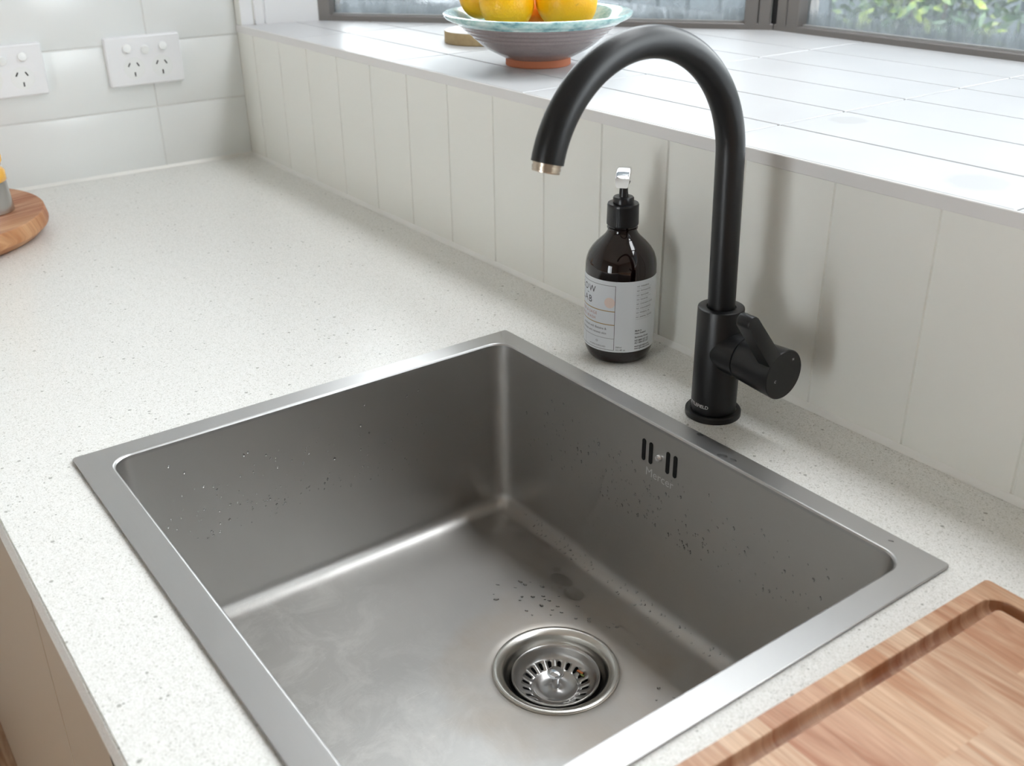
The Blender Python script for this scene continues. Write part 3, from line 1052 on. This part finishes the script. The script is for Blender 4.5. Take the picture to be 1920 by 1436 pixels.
bm = NB()
n = 120
LZ0, LZ1 = 0.0148, 0.0850
r1 = [bm.verts.new(lab(-170 + 340 * k / n, LZ0, LR, 0)) for k in range(n + 1)]
r2 = [bm.verts.new(lab(-170 + 340 * k / n, LZ1, LR, 0)) for k in range(n + 1)]
for k in range(n): bm.faces.new((r1[k], r1[k + 1], r2[k + 1], r2[k]))
lb = obj('paper_label', bm, simple('white_label_paper', (0.72, 0.75, 0.78), 0.45), bot, 60)
lb['label'] = 'pale printed label'


def lmap(phi0, z0):
    return lambda x, y: lab(phi0 + math.degrees(x / LR), z0 + y)


def lline(bm, p0, z0, p1, z1, w):
    k = max(1, int(abs(p1 - p0) / 3))
    for i in range(k):
        a = p0 + (p1 - p0) * i / k; b = p0 + (p1 - p0) * (i + 1) / k
        if abs(p1 - p0) < 0.01:
            dw = math.degrees(w / LR) / 2
            vs = [lab(a - dw, z0), lab(a + dw, z0), lab(a + dw, z1), lab(a - dw, z1)]
        else:
            vs = [lab(a, z0 - w / 2), lab(b, z0 - w / 2), lab(b, z0 + w / 2), lab(a, z0 + w / 2)]
        bm.faces.new([bm.verts.new(v) for v in vs])


bm = NB()
add_text(bm, 'GLOW', 0.0092, lmap(-70, 0.0738), maxlen=0.0012, offset=0.0, spacing=1.30)
add_text(bm, 'LAB', 0.0092, lmap(-66, 0.0630), maxlen=0.0012, offset=0.0, spacing=1.30)
lline(bm, -64, 0.0688, -59, 0.0688, 0.0005)
lline(bm, -125, 0.0807, -7, 0.0807, 0.00035)
lline(bm, -125, 0.0168, -7, 0.0168, 0.00035)
lline(bm, -125, 0.0284, -7, 0.0284, 0.00028)
lline(bm, -7, 0.0168, -7, 0.0807, 0.0004)
lline(bm, -125, 0.0168, -125, 0.0807, 0.0004)
lline(bm, -66, 0.0168, -66, 0.0284, 0.0003)
for z, s_ in ((0.0376, 'enriched with Betaine &'), (0.0330, 'hydrates and renews skin')):
    add_text(bm, s_, 0.0032, lmap(-20, z), align='RIGHT')
add_text(bm, 'VITAMIN ENRICHED', 0.0020, lmap(-37, 0.0195), spacing=1.05)
add_text(bm, 'O', 0.0030, lmap(-37, 0.0240))
add_text(bm, '300ml', 0.0024, lmap(-4.5, 0.0200), align='LEFT')
add_text(bm, '10.14fl oz', 0.0024, lmap(-4.5, 0.0172), align='LEFT')
for k, s_ in enumerate(('PARABENS', 'PHTHALATES', 'SILICONES', 'SULFATES', 'SYNTHETIC DYES', 'COLOURANTS', 'MINERAL OIL', 'ANIMAL TESTING')):
    z = 0.0797 - 0.00434 * k
    add_text(bm, 'NO', 0.0018, lmap(27.5, z), align='LEFT')
    add_text(bm, s_, 0.0021, lmap(34.5, z), align='LEFT')
    lline(bm, 27, z - 0.0021, 58, z - 0.0021, 0.00010)
for z, s_ in ((0.0357, 'Made in'), (0.0331, 'New Zealand'), (0.0292, 'Earthwise Group'), (0.0258, 'NZ 0800 227 122'), (0.0234, 'AU 1800 457 227'), (0.0200, 'www.glowlab.co.nz'), (0.0178, 'www.glowlab.com.au')):
    add_text(bm, s_, 0.0023, lmap(27, z), align='LEFT', offset=0.00006)
obj('black_print', bm, simple('black_ink', (0.03, 0.03, 0.035), 0.5), lb, 0)
bm = NB()
lline(bm, -125, 0.0556, -7, 0.0556, 0.0008); lline(bm, -125, 0.0422, -7, 0.0422, 0.0008)
obj('gold_rules', bm, simple('gold_foil', (0.42, 0.28, 0.10), 0.35, 0.6), lb, 0)
bm = NB()
add_text(bm, 'ROSE & SAGE', 0.0040, lmap(-38, 0.0512), align='RIGHT', spacing=1.2)
add_text(bm, 'HAND WASH', 0.0040, lmap(-41, 0.0462), align='RIGHT', spacing=1.2)
obj('pink_print', bm, simple('rose_ink', (0.45, 0.22, 0.18), 0.5), lb, 0)
bm = NB()
pr_ = None
for q in (0.02, 0.35, 0.7, 1.0):
    ring = [bm.verts.new(lab(-16 + math.degrees(0.0052 * q * cos(2 * pi * k / 24) / LR), 0.0640 + 0.0052 * q * sin(2 * pi * k / 24), LR, 0.0001)) for k in range(24)]
    if pr_: bridge(bm, pr_, ring)
    else: bm.faces.new(ring)
    pr_ = ring
obj('blush_dot', bm, simple('blush_ink', (0.80, 0.66, 0.60), 0.5), lb, 0)
# pump
bm = NB()
rib = lambda a, z: 0.00012 * cos(60 * a) if 0.131 < z < 0.1475 else 0
lathe(bm, [(0.0, 0.1295), (0.0140, 0.1295), (0.0146, 0.1302), (0.0146, 0.1312), (0.0145, 0.1475), (0.0146, 0.1482), (0.0140, 0.1498), (0.0096, 0.1500), (0.0096, 0.1548), (0.0088, 0.1558), (0.0052, 0.1560), (0.0, 0.1560)], 240, ripple=rib)
obj('collar', bm, M['pumpblack'], bot, 40)
bm = NB()
lathe(bm, [(0.0, 0.155), (0.0046, 0.155), (0.0042, 0.158), (0.0038, 0.1640), (0.0040, 0.1660), (0.0054, 0.1685), (0.0058, 0.1700), (0.0, 0.1700)], 40)
obj('pump_stem', bm, M['pumpblack'], bot, 40)
# chrome nozzle: flat spout pointing at the viewer
fd = Vector((cos(ca - 0.1), sin(ca - 0.1), 0)); sd = Vector((-fd.y, fd.x, 0)); up = Vector((0, 0, 1))
bm = NB()
secs = [(-0.009, 0.0050, 0.1722, 0.1812), (-0.004, 0.0060, 0.1702, 0.1822), (0.004, 0.0062, 0.1696, 0.1815), (0.012, 0.0060, 0.1690, 0.1796), (0.018, 0.0058, 0.1680, 0.1768)]
rr_ = []
for s_, w, za, zb_ in secs:
    m_ = (za + zb_) / 2; h_ = (zb_ - za) / 2
    ring = []
    for (a, b) in rrect(-w, w, -h_, h_, min(w, h_) * 0.3, 3):
        ring.append(bm.verts.new(fd * s_ + sd * a * (1.0 + 0.10 * b / h_) + up * (m_ + b)))
    rr_.append(ring)
for a, b in zip(rr_[:-1], rr_[1:]): bridge(bm, a, b)
bm.faces.new(rr_[0]); bm.faces.new(rr_[-1])
nz = obj('nozzle', bm, M['chrome'], bot, 40)
nz['label'] = 'chrome pump nozzle'

# ================================================================== FRUIT BOWL, LEMONS, LID
BW = (0.632, 0.1286)
bowl = empty('fruit_bowl', (BW[0], BW[1], SILL))
tag(bowl, 'wheel-thrown pottery bowl with a teal rim standing on the tiled sill', 'bowl')


def mat_glaze():
    t = NT('mauve_brown_glaze')
    n = t.noise(t.co((1, 1, 6)), 30, 5, 0.65)
    n2 = t.noise(t.co((1, 1, 1)), 500, 2, 0.5)
    c = t.mix(n, (0.14, 0.105, 0.10), (0.30, 0.245, 0.24))
    c = t.mix(t.math('MULTIPLY', n2, 0.4), c, (0.36, 0.31, 0.30))
    t.set(col=c, rough=0.25, coat=0.4, coatr=0.12)
    return t.m


def mat_teal():
    t = NT('teal_glaze')
    n = t.noise(t.co((1, 1, 2)), 45, 4, 0.65)
    c = t.ramp(n, [(0.32, (0.10, 0.26, 0.29)), (0.5, (0.38, 0.60, 0.58)), (0.68, (0.66, 0.78, 0.74))])
    t.set(col=c, rough=0.15, coat=0.5, coatr=0.05)
    return t.m


bm = NB()
outp = [(0.0395, 0.0085), (0.0430, 0.0100), (0.0500, 0.0135), (0.0560, 0.0165), (0.0610, 0.0190), (0.0660, 0.0222), (0.0705, 0.0255), (0.0745, 0.0290), (0.0775, 0.0318)]
z, r = 0.0318, 0.0775
rg_ = []
for k in range(1, 25):
    f = k / 24
    rr = 0.0775 + (0.1010 - 0.0775) * f + 0.0008 * sin(f * 4 * 2 * pi)
    zz = 0.0318 + (0.0520 - 0.0318) * f
    rg_.append((rr, zz))
lathe(bm, outp + rg_, 96)
obj('outer_wall', bm, mat_glaze(), bowl, 60)
bm = NB()
wob = lambda a, z: 0.0004 * sin(3 * a + 1) + 0.0003 * sin(5 * a)
drip = lambda a, z: (0.0004 * sin(3 * a + 1))
# rim + inside
rimp = [(0.1002, 0.0500), (0.1022, 0.0515), (0.1070, 0.0535), (0.1120, 0.0560), (0.1145, 0.0590), (0.1146, 0.0612), (0.1125, 0.0625), (0.1090, 0.0618), (0.1050, 0.0600), (0.1010, 0.0575), (0.095, 0.0520), (0.085, 0.0420), (0.072, 0.0310), (0.055, 0.0200), (0.03, 0.0125), (0.0, 0.0115)]
lathe(bm, rimp, 96, ripple=wob)
obj('rim', bm, mat_teal(), bowl, 60)
bm = NB()
lathe(bm, [(0.034, 0.0), (0.0392, 0.0), (0.0402, 0.001), (0.0400, 0.0085), (0.0392, 0.0100), (0.030, 0.0105), (0.030, 0.004), (0.034, 0.004), (0.034, 0.0)], 96)
obj('foot', bm, simple('bare_terracotta', (0.52, 0.17, 0.08), 0.75), bowl, 40)


def mat_lemon(name, c1, c2):
    t = NT(name)
    n = t.noise(t.co((1, 1, 1)), 25, 3, 0.5)
    p = t.voro(t.co((1, 1, 1)), 420)
    c = t.mix(n, c1, c2)
    sp = t.ramp(t.noise(t.co((1, 1, 1)), 130, 2, 0.5), [(0.70, 0), (0.78, 0.5)])
    c = t.mix(sp, c, (0.25, 0.12, 0.02))
    t.set(col=c, rough=0.38, sss=0.08, ssss=0.01)
    t.bump(p.outputs['Distance'], 0.25, 0.0008)
    return t.m


ML = mat_lemon('lemon_peel', (0.93, 0.42, 0.002), (0.96, 0.54, 0.004))
MO = mat_lemon('orange_peel', (0.80, 0.24, 0.01), (0.86, 0.33, 0.02))


def citrus(name, s, fwd, z, r, squash, mat, lab_, ph=0.0, lobes=0.0):
    bm = NB()
    bmesh.ops.create_uvsphere(bm, u_segments=48, v_segments=32, radius=1.0)
    for v in bm.verts:
        x, y, zz = v.co
        a = math.atan2(y, x)
        w = 1 + lobes * cos(5 * a + ph) * (1 - zz * zz)
        v.co = Vector((x * w * r, y * w * r, zz * r * squash * (1 + 0.08 * abs(zz) ** 6)))
    h = Vector((BW[0] - 1.678, BW[1] + 0.6755)).normalized(); rt = Vector((h.y, -h.x))
    o = obj(name, bm, mat, None, 180, loc=(BW[0] + rt.x * s - h.x * fwd, BW[1] + rt.y * s - h.y * fwd, z))
    o.rotation_euler = (0.35 * sin(ph), 0.5 * cos(ph), ph)
    tag(o, lab_, 'lemon' if name == 'lemon' else 'orange', 'citrus fruit piled in the pottery bowl')
    return o


citrus('lemon', -0.037, 0.026, 0.2845, 0.0330, 0.94, ML, 'yellow lemon at the front left of the bowl, left of the largest', 0.3, 0.02)
citrus('lemon', 0.034, 0.020, 0.2865, 0.0370, 0.92, ML, 'largest yellow lemon, at the front right of the bowl', 1.9, 0.025)
citrus('lemon', -0.0715, -0.027, 0.2870, 0.0262, 0.95, ML, 'yellow lemon at the far left of the bowl, partly behind another', 3.0, 0.015)
citrus('orange', -0.0045, -0.022, 0.2620, 0.0240, 0.96, MO, 'orange glimpsed low between the two front lemons', 4.1, 0.0)
citrus('lemon', 0.034, -0.056, 0.2790, 0.0280, 0.95, ML, 'yellow lemon at the back of the bowl behind the largest', 5.1, 0.01)

lid = empty('stoneware_lid', (0.4235, 0.1901, SILL))
tag(lid, 'round ochre stoneware lid with a pale top lying behind the fruit bowl', 'lid')
ts = NT('ochre_stoneware')
tn = ts.noise(ts.co((1, 1, 1)), 90, 4, 0.6)
ts.set(col=ts.mix(tn, (0.30, 0.20, 0.09), (0.52, 0.40, 0.22)), rough=0.6)
bm = NB(); lathe(bm, [(0.0, 0.0), (0.0528, 0.0), (0.0540, 0.0012), (0.0540, 0.0150), (0.0530, 0.0162)], 72); obj('lid_side', bm, ts.m, lid, 40)
bm = NB(); lathe(bm, [(0.0532, 0.0160), (0.0500, 0.0172), (0.0360, 0.0205), (0.0240, 0.0248), (0.0150, 0.0290), (0.0, 0.0300)], 72); obj('lid_top', bm, simple('pale_lid_glaze', (0.62, 0.61, 0.60), 0.4), lid, 40)

# ================================================================== POWER OUTLETS
MP = simple('white_socket_plastic', (0.84, 0.85, 0.87), 0.28)
MS = simple('white_switch_plastic', (0.86, 0.88, 0.88), 0.22)


def outlet(yc, zc, label_):
    """double outlet; local x points out of the wall, local y along the wall"""
    e = empty('power_outlet', (0.0, yc, zc))
    tag(e, label_, 'power outlet', 'double outlets on the tiled wall')
    bm = NB()
    lo = ringv(bm, rrect(-0.058, 0.058, -0.0365, 0.0365, 0.003, 4), 0.0)
    rings = [lo, ringv(bm, rrect(-0.058, 0.058, -0.0365, 0.0365, 0.003, 4), 0.0062), ringv(bm, rrect(-0.0572, 0.0572, -0.0357, 0.0357, 0.0028, 4), 0.0085), ringv(bm, rrect(-0.0558, 0.0558, -0.0343, 0.0343, 0.0025, 4), 0.0095), ]
    for a, b in zip(rings[:-1], rings[1:]): bridge(bm, a, b)
    bm.faces.new(rings[-1]); bm.faces.new(rings[0][::-1])
    MM = Matrix(((0, 0, 1, 0), (1, 0, 0, 0), (0, 1, 0, 0), (0, 0, 0, 1)))
    bm.transform(MM)
    obj('plate', bm, MP, e, 25)
    # rocker switches
    for (y, z, tilt) in ((-0.0262, 0.0195, -0.2), (0.0013, 0.0160, 0.2), (0.0290, 0.0190, -0.2)):
        bm = NB()
        Mr = Matrix.Translation((0.0095, y, z)) @ Matrix.Rotation(tilt, 4, 'Y') @ Matrix.Rotation(pi / 2, 4, 'Y')
        lathe(bm, [(0.0066, -0.002), (0.0066, 0.0018), (0.0060, 0.0032), (0.0030, 0.0040), (0.0, 0.0041)], 32, M=Mr)
        obj('switch', bm, MS, e, 40)
    for y in (-0.0190, 0.0245):
        bm = NB()
        Mr = Matrix.Translation((0.0093, y, -0.0105)) @ Matrix.Rotation(pi / 2, 4, 'Y')
        lathe(bm, [(0.0163, 0.0), (0.0163, 0.0003), (0.0159, 0.0003), (0.0158, 0.0002), (0.0, 0.0003)], 48, M=Mr)
        sf = obj('socket_face', bm, MS, e, 0)
        for (dy, dz, an) in ((-0.0072, 0.0058, radians(-30)), (0.0062, 0.0055, radians(30)), (0.0, -0.0088, 0)):
            bm = NB()
            box(bm, (0, -0.0009, -0.0031), (0.0004, 0.0009, 0.0031))
            bm.transform(Matrix.Translation((0.0095, y + dy, -0.0105 + dz)) @ Matrix.Rotation(an, 4, 'X'))
            obj('pin_slot', bm, M['black_void'], sf, 0)
    return e


outlet(-0.1575, 0.1715, 'white double power outlet nearer the corner of the tiled wall')
outlet(-0.3630, 0.1745, 'white double power outlet farther from the corner, cut by the left of the photo')

# ================================================================== BOARDS, MILL
acacia = [(0.46, 0.22, 0.13), (0.64, 0.40, 0.25), (0.68, 0.50, 0.36), (0.52, 0.29, 0.17), (0.66, 0.46, 0.31), (0.30, 0.14, 0.095)]
cb = empty('chopping_board', (1.4258, -0.128, 0.0), radians(-1.63))
tag(cb, 'large rectangular wooden chopping board with a juice groove, right of the sink', 'chopping board')
bm = NB()
BWX, BWY, BT = 0.36, 0.43, 0.020


def rl(i, r, z): return ringv(bm, rrect(i, BWX - i, -BWY + i, -i, r, 6), z)


gi, gw, gd = 0.0118, 0.0100, 0.0075
seq_ = [(0.001, 0.003, 0.0), (0.0, 0.0035, 0.001), (0.0, 0.0035, BT - 0.0015), (0.0006, 0.003, BT - 0.0004), (0.0015, 0.0025, BT), (gi, 0.012, BT), (gi + 0.0004, 0.012, BT - 0.0006)]
for q, dz in ((0.0006, 0.0045), (0.0014, 0.0066), (0.0030, 0.0082), (0.0050, 0.0086), (0.0068, 0.0078), (0.0082, 0.0056), (0.0093, 0.0026)):
    seq_.append((gi + q, max(0.012 - q * 0.9, 0.003), BT - dz))
seq_ += [(gi + gw - 0.0002, 0.0035, BT - 0.0006), (gi + gw + 0.0004, 0.003, BT)]
rv = [rl(*q) for q in seq_]
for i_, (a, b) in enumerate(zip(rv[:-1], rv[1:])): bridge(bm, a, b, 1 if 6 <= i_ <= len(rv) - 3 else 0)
bm.faces.new(rv[-1]); bm.faces.new(rv[0][::-1])
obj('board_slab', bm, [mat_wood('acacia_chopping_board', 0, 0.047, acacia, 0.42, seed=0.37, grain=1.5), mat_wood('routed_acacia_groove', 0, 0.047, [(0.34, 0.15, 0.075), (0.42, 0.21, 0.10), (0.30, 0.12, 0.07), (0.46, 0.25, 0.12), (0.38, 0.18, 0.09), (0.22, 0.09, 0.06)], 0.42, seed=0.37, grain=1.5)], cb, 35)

rb = empty('round_board', (0.1787, -0.545, 0.0))
tag(rb, 'round brown wooden board at the left edge, under the pepper mill', 'serving board')
bm = NB()
lathe(bm, [(0.0, 0.0), (0.146, 0.0), (0.1535, 0.003), (0.1640, 0.0125), (0.1650, 0.0165), (0.1622, 0.0300), (0.1612, 0.0310), (0.0, 0.0310)], 72)
obj('board_disc', bm, mat_wood('round_acacia_board', 1, 0.075, [(0.40, 0.14, 0.045), (0.50, 0.20, 0.07), (0.44, 0.16, 0.055), (0.54, 0.25, 0.09)], 0.45, seed=0.11, rot=-0.35), rb, 30)

pm = empty('pepper_mill', (0.205, -0.455, 0.031))
tag(pm, 'yellow pepper mill with a steel base standing on the round board', 'pepper mill')
bm = NB(); lathe(bm, [(0.0, 0.0), (0.0320, 0.0), (0.0328, 0.001), (0.0312, 0.020), (0.0296, 0.0400), (0.0, 0.0400)], 56); obj('steel_base', bm, M['steel_pol'], pm, 35)
bm = NB(); lathe(bm, [(0.0, 0.0395), (0.0290, 0.0395), (0.0312, 0.041), (0.0308, 0.0530), (0.0275, 0.0565), (0.0240, 0.0575), (0.0272, 0.0600), (0.0300, 0.0660), (0.0302, 0.0720), (0.0275, 0.0790), (0.0215, 0.0850), (0.0180, 0.0870), (0.0200, 0.0900), (0.0228, 0.0960),
                 (0.0222, 0.1030), (0.0180, 0.1100), (0.0150, 0.1150), (0.0150, 0.1200), (0.0200, 0.1270), (0.0240, 0.1360), (0.0235, 0.1440), (0.0160, 0.1530), (0.0, 0.1560)], 56)
obj('mill_body', bm, simple('yellow_lacquer', (0.80, 0.42, 0.05), 0.22, coat=0.4), pm, 60)

# ================================================================== WATER DROPS
random.seed(7)
tw_ = NT('water'); tw_.set(col=(0.97, 0.98, 0.98), rough=0.02, trans=1.0, ior=1.33)
w1 = tw_.n('ShaderNodeBsdfTransparent'); w2 = tw_.n('ShaderNodeBsdfGlossy'); w2.inputs['Roughness'].default_value = 0.04
wf = tw_.n('ShaderNodeFresnel'); wf.inputs[0].default_value = 1.33
w3 = tw_.n('ShaderNodeMixShader'); tw_.l(wf.outputs[0], w3.inputs[0]); tw_.l(w1.outputs[0], w3.inputs[1]); tw_.l(w2.outputs[0], w3.inputs[2])
w4_ = tw_.n('ShaderNodeMixShader'); w4_.inputs[0].default_value = 0.05
tw_.l(w3.outputs[0], w4_.inputs[1]); tw_.l(tw_.b.outputs[0], w4_.inputs[2]); tw_.l(w4_.outputs[0], tw_.out.inputs[0])
MW = tw_.m
bm = NB()


def drop(p, nrm, r, h=0.4, stretch=(0, 0, 1), st_=1.0):
    nrm = Vector(nrm); u = nrm.orthogonal().normalized(); s3 = Vector(stretch)
    s3 = (s3 - nrm * s3.dot(nrm))
    if s3.length > 1e-3: u = s3.normalized()
    w = nrm.cross(u)
    P = Vector(p); k = 10
    ph = random.random() * 6
    h *= 0.62
    top = bm.verts.new(P + nrm * r * h)
    prev = None
    for (rr, hh) in ((0.45, 0.88), (0.8, 0.55), (1.0, 0.0)):
        ring = [bm.verts.new(P + (u * cos(2 * pi * i / k) * st_ + w * sin(2 * pi * i / k)) * r * rr * (1 + 0.12 * sin(2 * 2 * pi * i / k + ph)) + nrm * r * h * hh) for i in range(k)]
        if prev is None:
            for i in range(k): bm.faces.new((top, ring[i], ring[(i + 1) % k]))
        else: bridge(bm, prev, ring)
        prev = ring
    bm.faces.new(prev[::-1])


e_ = 0.0002
for _ in range(620):   # back wall of the basin, thicker low down and centre right
    x = random.triangular(0.94, 1.35, 1.12); z = -random.triangular(0.012, 0.166, 0.135)
    if z > -0.04 and 1.10 < x < 1.17: continue
    drop((x, IY1 - e_, z), (0, -1, 0), random.choice((.0005, .0006, .0007, .0009, .0012)), 0.45, (0, 0, 1), random.uniform(1.0, 1.7))
for _ in range(340):   # left wall
    y = -random.triangular(0.15, 0.50, 0.42); z = -random.triangular(0.015, 0.166, 0.12)
    drop((IX0 + e_, y, z), (1, 0, 0), random.choice((.0005, .0006, .0008, .0011)), 0.45, (0, 0, 1), random.uniform(1.0, 1.6))
for _ in range(170):   # floor near the back
    x = random.triangular(0.94, 1.32, 1.02); y = -random.triangular(0.150, 0.27, 0.16)
    if math.hypot(x - DC[0], y - DC[1]) < 0.066: continue
    drop((x, y, FZ + 0.0006), (0, 0, 1), random.choice((.0008, .0010, .0014, .0018)), 0.4, (1, random.random(), 0), random.uniform(1.0, 1.8))
for _ in range(90):    # along the cove below the back wall and left wall
    x = random.uniform(0.95, 1.30); a = radians(random.uniform(25, 75))
    drop((x, IY1 - 0.0004 - cr * (1 - cos(a)) - e_, zb + cr * (1 - sin(a)) + e_), (0, -cos(a), sin(a)), random.uniform(.0006, .0014), 0.4)
# puddle patches in the far corner
for (x, y, r) in ((1.040, -0.160, .008), (1.055, -0.168, .010), (1.018, -0.152, .007), (1.030, -0.155, .006), (0.985, -0.150, .008), (0.968, -0.150, .007), (1.066, -0.160, .006), (1.078, -0.172, .009), (0.950, -0.158, .007), (0.946, -0.180, .006), (0.944, -0.200, .006), (0.943, -0.222, .005), (0.942, -0.240, .006)):
    drop((x, y, FZ + 0.0006), (0, 0, 1), r, 0.13, (1, 0.4, 0), 1.5)
for x, y, r in ((1.20, -0.124, .0028), (1.165, -0.113, .0022), (1.21, -0.122, .002), (1.352, -0.118, .0012)):
    drop((x, y, 0.0028), (0, 0, 1), r, 0.25, (1, 0.2, 0), 1.6)
wd = obj('water_drops', bm, MW, None, 180)
wd.location = (0, 0, 0)
tag(wd, 'clear water drops and small puddles clinging to the walls and floor of the sink', 'water', kind='stuff')

# ================================================================== OUTSIDE
bm = NB(); box(bm, (-14, 0.75, ZF - 0.1), (14, 16, ZF + 0.02)); 
tg_ = NT('garden_ground'); tg_.set(col=tg_.mix(tg_.noise(tg_.co((1, 1, 1)), 3, 4), (0.03, 0.032, 0.026), (0.06, 0.06, 0.055)), rough=0.9)
g_ = obj('ground', bm, tg_.m, None, 0); g_['kind'] = 'structure'
tw = NT('weathered_concrete'); tw.set(col=tw.mix(tw.noise(tw.co((1, 1, 1)), 6, 5, 0.6), (0.035, 0.042, 0.047), (0.075, 0.085, 0.095)), rough=0.9)
bm = NB(); box(bm, (-6.0, 2.05, ZF), (1.8, 2.30, -0.035), 0.01, 1); box(bm, (-6.0, 2.00, -0.10), (1.8, 2.34, -0.075), 0.008, 1)
gw_ = obj('garden_wall', bm, tw.m, None, 30)
tag(gw_, 'weathered grey concrete garden wall outside the bay window', 'garden wall')
bm = NB(); box(bm, (-9, 4.6, ZF), (5, 4.7, 0.75))
for k in range(48): box(bm, (-9 + k * 0.29, 4.57, ZF), (-9 + k * 0.29 + 0.25, 4.6, 0.72))
fn_ = obj('garden_fence', bm, simple('grey_blue_fence', (0.055, 0.068, 0.078), 0.8), None, 0)
tag(fn_, 'grey blue board fence far behind the garden wall', 'fence')


bm = NB()
for k in range(22): 
    z_0 = ZF + k * 0.19
    vs = box(bm, (-9.0, 5.0, z_0), (-0.6, 5.2, z_0 + 0.19))
    for v in vs:
        if v.co.y < 5.1 and v.co.z > z_0 + 0.1: v.co.y += 0.02
nb_ = obj('added_house_wall', bm, simple('slate_weatherboard', (0.045, 0.053, 0.060), 0.8), None, 0)  # unseen house wall, added to block the sky reflected in the sink rim
tag(nb_, 'slate grey weatherboard wall behind the fence, added to block sky', 'house')


def mat_leaf():
    t = NT('shrub_leaf')
    oi = t.n('ShaderNodeTexCoord')
    n = t.noise(t.co((1, 1, 1)), 9, 2, 0.5)
    c = t.ramp(n, [(0.35, (0.010, 0.034, 0.014)), (0.50, (0.034, 0.082, 0.022)), (0.63, (0.17, 0.22, 0.02))])
    t.set(col=c, rough=0.4)
    return t.m


MLf = mat_leaf(); MSt = simple('shrub_stem', (0.12, 0.08, 0.05), 0.8)


def shrub(x, y, z0, w, h, n, label_):
    e = empty('garden_shrub', (x, y, z0)); tag(e, label_, 'shrub')
    bm = NB()
    for k in range(9):
        a = random.uniform(0, 2 * pi)
        tube(bm, [(0, 0, 0), (0.4 * w * cos(a) * .5, 0.3 * w * sin(a) * .5, h * 0.45), (0.4 * w * cos(a), 0.3 * w * sin(a), h * 0.85)], [0.016, 0.011, 0.005], 6)
    obj('stems', bm, MSt, e, 60)
    bm = NB()
    for k in range(n):
        u = max(-1, min(1, random.gauss(0, 0.5))); v = max(-.9, min(.9, random.gauss(0, 0.45))); q = random.betavariate(1.6, 1.2)
        P = Vector((u * w, v * w * 0.6, q * h))
        L = random.uniform(0.035, 0.075); wd_ = L * random.uniform(0.35, 0.5)
        d1 = Vector((random.gauss(0, 1), random.gauss(0, 1) - 0.4, random.gauss(-0.1, 0.6))).normalized()
        s1 = d1.orthogonal().normalized(); s1.rotate(Matrix.Rotation(random.uniform(0, 6.28), 3, d1)); nn = d1.cross(s1)
        vs = [P, P + d1 * L * .35 + s1 * wd_ * .5 + nn * L * .05, P + d1 * L * .7 + s1 * wd_ * .38, P + d1 * L - nn * L * .08, P + d1 * L * .7 - s1 * wd_ * .38, P + d1 * L * .35 - s1 * wd_ * .5 + nn * L * .05]
        bm.faces.new([bm.verts.new(x_) for x_ in vs])
    obj('foliage', bm, MLf, e, 0)


shrub(-0.75, 3.05, ZF + 0.02, 0.36, 1.28, 3400, 'leafy green shrub outside, at the left edge of the right-hand window view')
shrub(0.15, 3.10, ZF + 0.02, 0.36, 1.38, 3400, 'yellow-green leafy shrub in the middle of the right-hand window view')
shrub(1.02, 3.05, ZF + 0.02, 0.36, 1.30, 3400, 'dark green shrub outside, at the right of the window view')
shrub(-3.2, 3.15, ZF + 0.02, 0.45, 1.25, 1500, 'dim green shrub seen through the angled left window')
